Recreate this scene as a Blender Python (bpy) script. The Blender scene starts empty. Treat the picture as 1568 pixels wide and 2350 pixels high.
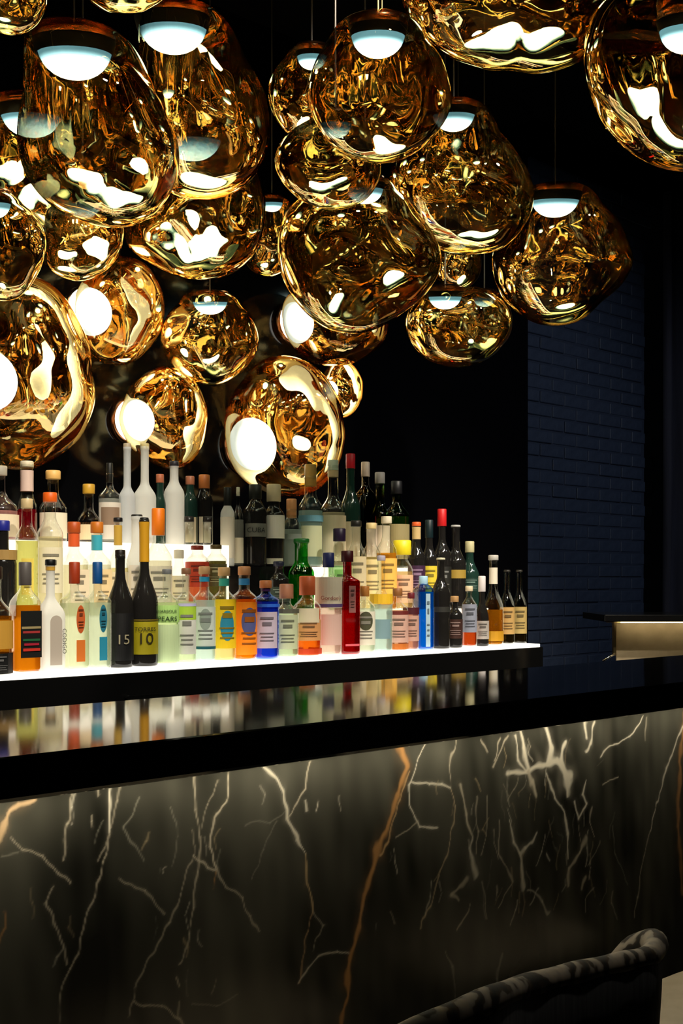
import bpy, bmesh, math, random
import numpy as np
from mathutils import Vector, Matrix, noise as mnoise
random.seed(7); np.random.seed(7)
S = bpy.context.scene
C = S.collection
# ------------------------------------------------------------------ camera, world, exposure
F, CX, HY = 2600.0, 784.0, 1333.0          # focal length in pixels, principal column, horizon row (1568 x 2350 frame)
ZC = 1.27                                   # camera height
TH = math.atan2(3660 - CX, F)               # angle between the view axis and the bar direction (+X)
V = np.array([math.cos(TH), math.sin(TH), 0.0])
R = np.array([math.sin(TH), -math.cos(TH), 0.0])
UP = np.array([0, 0, 1.0])
CAM = np.array([0, 0, ZC])
cd = bpy.data.cameras.new('camera'); cam = bpy.data.objects.new('camera', cd); C.objects.link(cam)
cd.sensor_fit = 'HORIZONTAL'; cd.sensor_width = 36.0
cd.lens = F / 1568 * 36.0; cd.shift_y = (HY - 1175) / 1568; cd.clip_start = 0.02
cam.location = (0, 0, ZC); cam.rotation_euler = (math.pi / 2, 0, -math.atan2(V[0], V[1]))
S.camera = cam
w = bpy.data.worlds.new('world'); S.world = w; w.use_nodes = True
w.node_tree.nodes['Background'].inputs[0].default_value = (0.55, 0.65, 1.0, 1)
w.node_tree.nodes['Background'].inputs[1].default_value = 0.004
S.view_settings.view_transform = 'Standard'; S.view_settings.look = 'None'
S.view_settings.exposure = 0.0; S.view_settings.gamma = 1.0; S.view_settings.use_curve_mapping = False
cy = S.cycles
cy.max_bounces = 18; cy.glossy_bounces = 12; cy.transmission_bounces = 12; cy.transparent_max_bounces = 40; cy.diffuse_bounces = 3
cy.sample_clamp_indirect = 12.0; cy.sample_clamp_direct = 0.0; cy.blur_glossy = 0.3; cy.use_denoising = True

def ray(px, py): return V + (px - CX) / F * R + (HY - py) / F * UP
def atY(px, py, Y):
    d = ray(px, py); return CAM + d * (Y / d[1])
def atD(px, py, D): return CAM + ray(px, py) * D
def atZ(px, py, z):
    d = ray(px, py); return CAM + d * ((z - ZC) / d[2])
def depth(p): return float(np.dot(np.array(p) - CAM, V))

# ------------------------------------------------------------------ materials
def mat(name, color=(.5, .5, .5), rough=.5, metal=0., emit=None, es=0., spec=.5, alpha=None, coat=0., trans=0., ior=1.45):
    m = bpy.data.materials.new(name); m.use_nodes = True
    b = m.node_tree.nodes['Principled BSDF']
    b.inputs['Base Color'].default_value = (*color, 1); b.inputs['Roughness'].default_value = rough
    b.inputs['Metallic'].default_value = metal; b.inputs['Specular IOR Level'].default_value = spec
    b.inputs['Coat Weight'].default_value = coat; b.inputs['Transmission Weight'].default_value = trans
    b.inputs['IOR'].default_value = ior
    if emit: b.inputs['Emission Color'].default_value = (*emit, 1); b.inputs['Emission Strength'].default_value = es
    return m
class NT:
    def __init__(s, name):
        s.m = bpy.data.materials.new(name); s.m.use_nodes = True; s.t = s.m.node_tree; s.t.nodes.clear()
        s.out = s.n('ShaderNodeOutputMaterial')
    def n(s, typ, **kw):
        x = s.t.nodes.new(typ)
        for k, v in kw.items(): setattr(x, k, v)
        return x
    def l(s, a, b): s.t.links.new(a, b)
def set_in(node, **kw):
    for k, v in kw.items(): node.inputs[k].default_value = v

def film_material():
    t = NT('gold_film')                                # half-transparent vapour-metallised gold shell
    tr = t.n('ShaderNodeBsdfTransparent'); tr.inputs[0].default_value = (.66, .74, .70, 1)
    gl = t.n('ShaderNodeBsdfGlossy'); gl.inputs[0].default_value = (1.0, .75, .38, 1); gl.inputs[1].default_value = 0.0
    lw = t.n('ShaderNodeLayerWeight'); lw.inputs[0].default_value = .35
    mp = t.n('ShaderNodeMapRange'); set_in(mp, **{'From Min': 0., 'From Max': 1., 'To Min': .54, 'To Max': .97})
    mx = t.n('ShaderNodeMixShader')
    t.l(lw.outputs['Facing'], mp.inputs['Value']); t.l(mp.outputs[0], mx.inputs[0])
    t.l(tr.outputs[0], mx.inputs[1]); t.l(gl.outputs[0], mx.inputs[2]); t.l(mx.outputs[0], t.out.inputs[0])
    return t.m
def dome_material(name, rim, lo, hi):
    t = NT(name)                                # opal diffuser, brighter under its lamp than at its rim
    g = t.n('ShaderNodeTexCoord'); sp = t.n('ShaderNodeSeparateXYZ'); t.l(g.outputs['Object'], sp.inputs[0])
    mp = t.n('ShaderNodeMapRange', interpolation_type='SMOOTHSTEP'); set_in(mp, **{'From Min': .35, 'From Max': 1., 'To Min': lo, 'To Max': hi})
    t.l(sp.outputs[2], mp.inputs['Value'])
    cr = t.n('ShaderNodeValToRGB'); cr.color_ramp.elements[0].color = (*rim, 1); cr.color_ramp.elements[1].color = (1, .92, .76, 1)
    cr.color_ramp.elements[0].position = .35; cr.color_ramp.elements[1].position = .95; t.l(sp.outputs[2], cr.inputs[0])
    e = t.n('ShaderNodeEmission'); t.l(cr.outputs[0], e.inputs[0]); t.l(mp.outputs[0], e.inputs[1])
    t.l(e.outputs[0], t.out.inputs[0]); return t.m
def glass_shell(name, tint, refl=.9, lo=.06):
    t = NT(name)
    tr = t.n('ShaderNodeBsdfTransparent'); tr.inputs[0].default_value = (*tint, 1)
    gl = t.n('ShaderNodeBsdfGlossy'); gl.inputs[0].default_value = (refl, refl, refl, 1); gl.inputs[1].default_value = .04
    lw = t.n('ShaderNodeLayerWeight'); lw.inputs[0].default_value = .5
    pw = t.n('ShaderNodeMath', operation='POWER'); pw.inputs[1].default_value = 2.2; t.l(lw.outputs['Facing'], pw.inputs[0])
    mp = t.n('ShaderNodeMapRange'); set_in(mp, **{'To Min': lo, 'To Max': .75}); t.l(pw.outputs[0], mp.inputs['Value'])
    mx = t.n('ShaderNodeMixShader'); t.l(mp.outputs[0], mx.inputs[0]); t.l(tr.outputs[0], mx.inputs[1]); t.l(gl.outputs[0], mx.inputs[2])
    t.l(mx.outputs[0], t.out.inputs[0]); return t.m
def liquid_mat(name, col, dens=.35):
    t = NT(name)                                       # clear coloured drink: mostly see-through, a little cloudy
    tr = t.n('ShaderNodeBsdfTransparent'); tr.inputs[0].default_value = (*[c ** .5 for c in col], 1)
    tl = t.n('ShaderNodeBsdfTranslucent'); tl.inputs[0].default_value = (*col, 1)
    df = t.n('ShaderNodeBsdfDiffuse'); df.inputs[0].default_value = (*col, 1)
    ad = t.n('ShaderNodeMixShader'); ad.inputs[0].default_value = .4
    t.l(tl.outputs[0], ad.inputs[1]); t.l(df.outputs[0], ad.inputs[2])
    mx = t.n('ShaderNodeMixShader'); mx.inputs[0].default_value = dens
    t.l(tr.outputs[0], mx.inputs[1]); t.l(ad.outputs[0], mx.inputs[2]); t.l(mx.outputs[0], t.out.inputs[0]); return t.m
def frosted_mat(name, col):
    t = NT(name)
    tl = t.n('ShaderNodeBsdfTranslucent'); tl.inputs[0].default_value = (*col, 1)
    df = t.n('ShaderNodeBsdfDiffuse'); df.inputs[0].default_value = (*col, 1)
    tr = t.n('ShaderNodeBsdfTransparent'); tr.inputs[0].default_value = (*col, 1)
    a = t.n('ShaderNodeMixShader'); a.inputs[0].default_value = .5; t.l(tl.outputs[0], a.inputs[1]); t.l(df.outputs[0], a.inputs[2])
    b = t.n('ShaderNodeMixShader'); b.inputs[0].default_value = .08; t.l(a.outputs[0], b.inputs[1]); t.l(tr.outputs[0], b.inputs[2])
    t.l(b.outputs[0], t.out.inputs[0]); return t.m
def emis(name, col, st):
    t = NT(name); e = t.n('ShaderNodeEmission'); e.inputs[0].default_value = (*col, 1); e.inputs[1].default_value = st
    t.l(e.outputs[0], t.out.inputs[0]); return t.m
def noisy(name, c1, c2, scale=8., rough=.5, bump=0., stretch=(1, 1, 1), spec=.5, metal=0., detail=4.):
    t = NT(name); b = t.n('ShaderNodeBsdfPrincipled'); tc = t.n('ShaderNodeTexCoord'); mp = t.n('ShaderNodeMapping')
    mp.inputs['Scale'].default_value = stretch; t.l(tc.outputs['Object'], mp.inputs[0])
    nz = t.n('ShaderNodeTexNoise'); set_in(nz, Scale=scale, Detail=detail); t.l(mp.outputs[0], nz.inputs['Vector'])
    cr = t.n('ShaderNodeValToRGB'); cr.color_ramp.elements[0].color = (*c1, 1); cr.color_ramp.elements[1].color = (*c2, 1)
    cr.color_ramp.elements[0].position = .32; cr.color_ramp.elements[1].position = .68
    t.l(nz.outputs[0], cr.inputs[0]); t.l(cr.outputs[0], b.inputs['Base Color'])
    set_in(b, Roughness=rough, Metallic=metal); b.inputs['Specular IOR Level'].default_value = spec
    if bump:
        bp = t.n('ShaderNodeBump'); set_in(bp, Strength=bump, Distance=.01); t.l(nz.outputs[0], bp.inputs['Height']); t.l(bp.outputs[0], b.inputs['Normal'])
    t.l(b.outputs[0], t.out.inputs[0]); return t.m
def marble_mat():
    t = NT('dark_marble'); b = t.n('ShaderNodeBsdfPrincipled')
    at = t.n('ShaderNodeAttribute', attribute_name='vein'); t.l(at.outputs['Color'], b.inputs['Base Color'])
    set_in(b, Roughness=.22); b.inputs['Specular IOR Level'].default_value = .45
    t.l(b.outputs[0], t.out.inputs[0]); return t.m
def counter_mat():
    t = NT('polished_black_stone'); b = t.n('ShaderNodeBsdfPrincipled'); tc = t.n('ShaderNodeTexCoord')
    nz = t.n('ShaderNodeTexNoise'); set_in(nz, Scale=14., Detail=5.); t.l(tc.outputs['Object'], nz.inputs['Vector'])
    cr = t.n('ShaderNodeValToRGB'); cr.color_ramp.elements[0].color = (.004, .004, .005, 1); cr.color_ramp.elements[1].color = (.012, .012, .013, 1)
    t.l(nz.outputs[0], cr.inputs[0]); t.l(cr.outputs[0], b.inputs['Base Color'])
    set_in(b, Roughness=.06, IOR=2.2); t.l(b.outputs[0], t.out.inputs[0]); return t.m
def fabric_mat():
    t = NT('patterned_velvet'); b = t.n('ShaderNodeBsdfPrincipled'); tc = t.n('ShaderNodeTexCoord')
    wv = t.n('ShaderNodeTexWave'); set_in(wv, Scale=5., Distortion=22., Detail=4.); wv.inputs['Detail Scale'].default_value = 1.6
    t.l(tc.outputs['Object'], wv.inputs['Vector'])
    cr = t.n('ShaderNodeValToRGB'); e = cr.color_ramp.elements
    e[0].color = (.016, .016, .014, 1); e[1].color = (.42, .36, .28, 1)
    x = e.new(.38); x.color = (.06, .04, .02, 1); x = e.new(.55); x.color = (.26, .24, .20, 1)
    t.l(wv.outputs[0], cr.inputs[0]); t.l(cr.outputs[0], b.inputs['Base Color']); set_in(b, Roughness=.7)
    t.l(b.outputs[0], t.out.inputs[0]); return t.m

M = dict(
    film=film_material(), dome=dome_material('opal_dome', (.42, .86, .95), 1.3, 40.), dome_wall=dome_material('opal_wall_dome', (1., .93, .8), 4., 22.),
    copper=mat('copper', (.55, .25, .12), .25, 1.), cord=mat('cord', (.10, .075, .05), .4), gold_wire=mat('gold_wire', (.75, .5, .22), .3, 1.),
    black=mat('matt_black', (.004, .004, .005), .6, spec=.2), gloss_black=mat('gloss_black', (.004, .004, .004), .12),
    wall_glass=mat('black_glass', (.003, .003, .004), .10, spec=.35),
    counter=counter_mat(), marble=marble_mat(),
    lit=emis('lit_acrylic', (1.0, .88, .66), 1.9), lit_edge=emis('lit_acrylic_edge', (1.0, .94, .82), 2.4),
    lit2=emis('lit_acrylic_dim', (1.0, .88, .66), 1.7),
    led=emis('led_strip', (1.0, .89, .66), 15.0),
    brass=mat('brass', (.75, .58, .28), .3, 1.), chrome=mat('chrome', (.75, .76, .78), .15, 1.),
    tan=noisy('tan_leather', (.42, .33, .2), (.5, .4, .25), 20., .6),
    brick=noisy('navy_paint', (.030, .043, .078), (.042, .058, .10), 30., .55, .3), mortar=mat('navy_joint', (.027, .038, .070), .7),
    curtain=noisy('navy_velvet', (.012, .012, .022), (.03, .03, .05), 3., .85, stretch=(6, 6, .4)),
    floor=noisy('dark_floor', (.012, .01, .009), (.022, .02, .017), 6., .35), ceil=mat('ceiling_black', (.003, .003, .004), .8, spec=.1),
    fabric=fabric_mat(), shell=noisy('charcoal_velvet', (.012, .014, .018), (.035, .038, .042), 5., .8, .2, (30, 30, 2)),
    cream=noisy('cream_leather', (.62, .52, .36), (.7, .6, .44), 25., .5), steel=mat('dark_steel', (.03, .03, .03), .35, .9),
)
_cm = {}
def col(c, rough=.5, metal=0., spec=.5):
    k = ('c', tuple(round(x, 3) for x in c), rough, metal)
    if k not in _cm: _cm[k] = mat('paint', tuple(c), rough, metal, spec=spec)
    return _cm[k]
def glass(c):
    k = ('g', c)
    if k not in _cm: _cm[k] = glass_shell('bottle_glass', c)
    return _cm[k]
def liquid(c, d=.35):
    k = ('l', c, d)
    if k not in _cm: _cm[k] = liquid_mat('drink', c, d)
    return _cm[k]
def frosted(c):
    k = ('f', c)
    if k not in _cm: _cm[k] = frosted_mat('frosted_glass', c)
    return _cm[k]
def hexc(h):
    v = [int(h[i:i + 2], 16) / 255 for i in (0, 2, 4)]
    return tuple(round(x / 12.92 if x <= .04045 else ((x + .055) / 1.055) ** 2.4, 4) for x in v)

# ------------------------------------------------------------------ object helpers
def mesh_obj(name, verts, faces, m, parent=None, smooth=False, loc=None):
    me = bpy.data.meshes.new(name); me.from_pydata([tuple(map(float, v)) for v in verts], [], faces); me.update()
    if smooth: me.polygons.foreach_set('use_smooth', [True] * len(me.polygons))
    if m: me.materials.append(m)
    o = bpy.data.objects.new(name, me); C.objects.link(o)
    if parent: o.parent = parent
    if loc is not None: o.location = loc
    return o
def bm_obj(name, bm, m, parent=None, smooth=False, loc=None):
    me = bpy.data.meshes.new(name); bm.to_mesh(me); bm.free()
    if smooth: me.polygons.foreach_set('use_smooth', [True] * len(me.polygons))
    if m: me.materials.append(m)
    o = bpy.data.objects.new(name, me); C.objects.link(o)
    if parent: o.parent = parent
    if loc is not None: o.location = loc
    return o
def box(name, x0, x1, y0, y1, z0, z1, m, parent=None, bev=0.):
    bm = bmesh.new(); bmesh.ops.create_cube(bm, size=1)
    for v in bm.verts: v.co = Vector((x0 + (v.co.x + .5) * (x1 - x0), y0 + (v.co.y + .5) * (y1 - y0), z0 + (v.co.z + .5) * (z1 - z0)))
    if bev: bmesh.ops.bevel(bm, geom=bm.edges[:], offset=bev, segments=2, affect='EDGES', profile=.5)
    return bm_obj(name, bm, m, parent)
def thing(name, label, cat, loc=(0, 0, 0), rz=0., group=None):
    o = bpy.data.objects.new(name, None); C.objects.link(o); o.empty_display_size = .05
    o.location = loc; o.rotation_euler = (0, 0, rz); tag(o, label, cat, group); return o
def tag(o, label, cat, group=None):
    o['label'] = label; o['category'] = cat
    if group: o['group'] = group
    return o
def struct(o, label=None):
    o['kind'] = 'structure'
    if label: o['label'] = label
    return o
def tube(path, rad, n=8, closed_ends=True):
    """verts, faces of a tube along path; rad a number or one per point"""
    P = [Vector(p) for p in path]; rs = rad if hasattr(rad, '__len__') else [rad] * len(P)
    vs, fs = [], []
    up = Vector((0, 0, 1))
    for i, p in enumerate(P):
        t = (P[min(i + 1, len(P) - 1)] - P[max(i - 1, 0)]).normalized()
        a = t.cross(up)
        if a.length < 1e-3: a = t.cross(Vector((1, 0, 0)))
        a.normalize(); b = t.cross(a).normalized()
        for k in range(n):
            an = 2 * math.pi * k / n
            vs.append(p + (a * math.cos(an) + b * math.sin(an)) * rs[i])
    for i in range(len(P) - 1):
        for k in range(n):
            fs.append((i * n + k, i * n + (k + 1) % n, (i + 1) * n + (k + 1) % n, (i + 1) * n + k))
    if closed_ends: fs.append(tuple(range(n))[::-1]); fs.append(tuple((len(P) - 1) * n + k for k in range(n)))
    return vs, fs
def lathe(prof, n=24, sect=None):
    """prof: list of (radius, z); sect(phi, i) multiplies the radius"""
    vs, fs = [], []
    for i, (r, z) in enumerate(prof):
        for k in range(n):
            ph = 2 * math.pi * k / n; q = sect(ph, i) if sect else (1, 1)
            vs.append((r * q[0] * math.cos(ph), r * q[1] * math.sin(ph), z))
    for i in range(len(prof) - 1):
        for k in range(n):
            fs.append((i * n + k, i * n + (k + 1) % n, (i + 1) * n + (k + 1) % n, (i + 1) * n + k))
    fs.append(tuple(range(n))[::-1]); fs.append(tuple((len(prof) - 1) * n + k for k in range(n)))
    return vs, fs

# ------------------------------------------------------------------ room shell
YW, YB = 3.78, 3.96            # black glass back wall, blue brick wall
XW = float(atY(1212, 1000, YW)[0])
ZCEIL = 3.62
struct(box('floor', -4, 9, -3, 6, -.05, 0, M['floor']), 'dark polished floor in front of and behind the bar')
struct(box('ceiling', -4, 9, -3, 6, ZCEIL, ZCEIL + .05, M['ceil']), 'black ceiling above the gold lamps')
struct(box('wall_back', -2.5, XW, YW, YW + .12, 0, ZCEIL, M['wall_glass']), 'black glossy wall behind the bottle shelf')
struct(box('wall_left', -2.6, -2.5, -3, 6, 0, ZCEIL, M['ceil']), 'dark side wall outside the bar')
struct(box('wall_front', -2.5, 9, -3, -2.9, 0, ZCEIL, M['ceil']), 'dark wall opposite the bar')
struct(box('wall_end', 8.9, 9, -2.9, 6, 0, ZCEIL, M['ceil']), 'dark wall at the far end of the bar room')
# painted brick wall
XB0 = XW - .15; XB1 = float(atY(1457, 1000, YB)[0]); ZB1 = float(atY(1212, 240, YB)[2])
wb = struct(box('wall_right', XB0, 9.0, YB + .0, YB + .15, 0, ZCEIL, M['mortar']), 'navy painted brick wall right of the bottles')
bw, bh, jt = .215, .065, .010
bmb = bmesh.new(); bmesh.ops.create_cube(bmb, size=1)
for v in bmb.verts: v.co = Vector((v.co.x * bw, v.co.y * .024, v.co.z * bh))
bmesh.ops.bevel(bmb, geom=bmb.edges[:], offset=.004, segments=1, affect='EDGES')
bme = bpy.data.meshes.new('brick'); bmb.to_mesh(bme); bmb.free(); bme.materials.append(M['brick'])
z = .62; row = 0
while z + bh < ZB1:
    x = XB0 + .03 + (row % 2) * (bw + jt) / 2
    while x < XB1:
        o = bpy.data.objects.new('brick', bme); C.objects.link(o); o.parent = wb
        o.location = (x + bw / 2, YB + .006 + random.uniform(-.004, .003), z + bh / 2); o.rotation_euler = (0, random.uniform(-.006, .006), random.uniform(-.012, .012)); x += bw + jt
    z += bh + jt; row += 1
struct(box('trim_1', XB0, 8.9, YB - .35, YB + .012, ZB1, ZCEIL, M['ceil']), 'black bulkhead above the navy brick wall')
# curtain
cv, cf = [], []; nx = 150; CX0, CX1 = XB1 + .02, 7.6
for i in range(nx + 1):
    x = CX0 + (CX1 - CX0) * i / nx; y = YB - .16 + .05 * math.sin(x * 34 + .7 * math.sin(x * 9)) + .02 * math.sin(x * 61)
    for z in (0.02, .9, 1.8, ZB1 - .02): cv.append((x + .01 * math.sin(z * 3 + x * 20), y, z))
for i in range(nx):
    for k in range(3): cf.append((i * 4 + k, i * 4 + 4 + k, i * 4 + 5 + k, i * 4 + 1 + k))
cu = mesh_obj('curtain', cv, cf, M['curtain'], smooth=True); sm = cu.modifiers.new('thick', 'SOLIDIFY'); sm.thickness = .006
tag(cu, 'dark navy velvet curtain hanging in folds at the right edge', 'curtain')

# ------------------------------------------------------------------ front bar counter
H = 1.10                                             # counter height
YF = float(atZ(0, 1740, H)[1]); YK = float(atZ(0, 1630, H)[1]); TS = .0445
bar = thing('bar_counter', 'long bar counter with polished black top and lit dark veined marble front', 'bar counter', (1.2, YF, 0))
def at_bar(o): o.parent = bar; o.matrix_parent_inverse = Matrix.Translation((-1.2, -YF, 0)); return o
at_bar(box('countertop', -1.2, 4.6, YF, YK, H - TS, H, M['counter'], bev=.0045))
YM = YF + .075                                       # marble face, set back below the overhang
at_bar(box('carcass', -1.2, 4.6, YM + .02, YK - .02, .02, H - TS, M['black']))
at_bar(box('led_strip', -1.2, 4.6, YM - .042, YM - .028, H - TS - .0022, H - TS + .0005, M['led']))
def marble_panel(x0, x1, z0, z1, nx, nz, veins, seed):
    xs = np.linspace(x0, x1, nx); zs = np.linspace(z0, z1, nz); XX, ZZ = np.meshgrid(xs, zs, indexing='ij')
    def wn(fx, fz, k, ph):                           # cheap smooth noise: warped sines
        rs = np.random.RandomState(seed + ph); o = np.zeros_like(XX)
        for i in range(k):
            a = rs.uniform(0, 6.28); f = rs.uniform(.6, 1.6)
            o += np.sin(XX * fx * f * math.cos(a) * 1.3 + ZZ * fz * f * math.sin(a) + rs.uniform(0, 6.28) + 1.3 * np.sin(XX * fx * .43 * rs.uniform(.5, 1.5) + rs.uniform(0, 6) + ZZ * fz * .31))
        return o / k ** .5
    cl = wn(16, 9, 9, 1); fine = wn(90, 40, 10, 2)
    base = np.array([.058, .057, .045])[None, None] * (1 + .48 * cl + .2 * fine)[..., None].clip(.25, 3)
    st = np.clip(wn(42, 3.0, 7, 3) - 1.15, 0, 1) * np.clip(.6 + cl * .6, 0, 1)     # faint upright streaks
    base = base + st[..., None] * np.array([.06, .054, .038])
    jx = .0030 * wn(60, 55, 8, 4) + .0014 * wn(190, 170, 8, 5); jz = .0030 * wn(60, 55, 8, 6)
    PX, PZ = XX + jx, ZZ + jz; wob = 1 + .35 * wn(120, 110, 8, 7)
    colr = base
    for pts, wd, c, s in veins:
        A = [np.array(atY(p[0], p[1], YM))[[0, 2]] for p in pts]; dpt = np.mean([depth(atY(p[0], p[1], YM)) for p in pts])
        n = len(A) - 1
        for i in range(n):
            a, b = A[i], A[i + 1]
            w0, w1 = [(wd[0] + (wd[1] - wd[0]) * q / n if hasattr(wd, '__len__') else wd) * dpt / F * (.40 if max(wd if hasattr(wd, '__len__') else [wd]) < 8 else .5) for q in (i, i + 1)]
            ex = max(w0, w1) * 3 + .02
            ix = np.where((xs > min(a[0], b[0]) - ex) & (xs < max(a[0], b[0]) + ex))[0]; iz = np.where((zs > min(a[1], b[1]) - ex) & (zs < max(a[1], b[1]) + ex))[0]
            if not len(ix) or not len(iz): continue
            sl = (slice(ix[0], ix[-1] + 1), slice(iz[0], iz[-1] + 1))
            qx, qz = PX[sl], PZ[sl]; d = b - a; L2 = d @ d + 1e-12
            tt = np.clip(((qx - a[0]) * d[0] + (qz - a[1]) * d[1]) / L2, 0, 1)
            ds = np.hypot(qx - a[0] - tt * d[0], qz - a[1] - tt * d[1]); ww = np.maximum((w0 + (w1 - w0) * tt) * wob[sl].clip(.55, 2), 0.00105)
            al = np.clip(1.35 - ds / ww, 0, 1) * s + .10 * s * np.exp(-(ds / (ww * 2.4)) ** 2)
            al = np.clip(al, 0, 1)[..., None]
            colr[sl] = colr[sl] * (1 - al) + np.array(c) * al
    nq = nx * nz
    co = np.zeros((nq, 3)); co[:, 0] = XX.ravel(); co[:, 1] = YM; co[:, 2] = ZZ.ravel()
    i, j = np.meshgrid(np.arange(nx - 1), np.arange(nz - 1), indexing='ij'); k = (i * nz + j).ravel()
    fc = np.stack([k, k + nz, k + nz + 1, k + 1], 1)
    # rim: back and sides give the slab its thickness
    ext = np.array([[x0, YM + .02, z0], [x1, YM + .02, z0], [x1, YM + .02, z1], [x0, YM + .02, z1]])
    me = bpy.data.meshes.new('marble_panel'); me.vertices.add(nq + 8); 
    cor = co[[0, (nx - 1) * nz, nq - 1, nz - 1]]
    me.vertices.foreach_set('co', np.concatenate([co, cor, ext]).ravel())
    rim = [(nq + a, nq + (a + 1) % 4, nq + 4 + (a + 1) % 4, nq + 4 + a) for a in range(4)] + [(nq + 7, nq + 6, nq + 5, nq + 4)]
    fall = np.concatenate([fc, np.array(rim)])
    me.loops.add(fall.size); me.polygons.add(len(fall))
    me.loops.foreach_set('vertex_index', fall.ravel()); me.polygons.foreach_set('loop_start', np.arange(0, fall.size, 4)); me.polygons.foreach_set('loop_total', np.full(len(fall), 4))
    me.update(calc_edges=True); me.validate()
    ca = me.color_attributes.new('vein', 'FLOAT_COLOR', 'POINT')
    full = np.ones((nq + 8, 4)); full[:nq, :3] = colr.reshape(-1, 3).clip(0, 1); full[nq:, :3] = (.04, .04, .03)
    ca.data.foreach_set('color', full.ravel())
    me.materials.append(M['marble']); o = bpy.data.objects.new('marble_panel', me); C.objects.link(o); return at_bar(o)
OR = (.52, .27, .10); CR = (.62, .55, .42); WH = (.80, .74, .60); GY = (.26, .25, .20)
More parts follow.
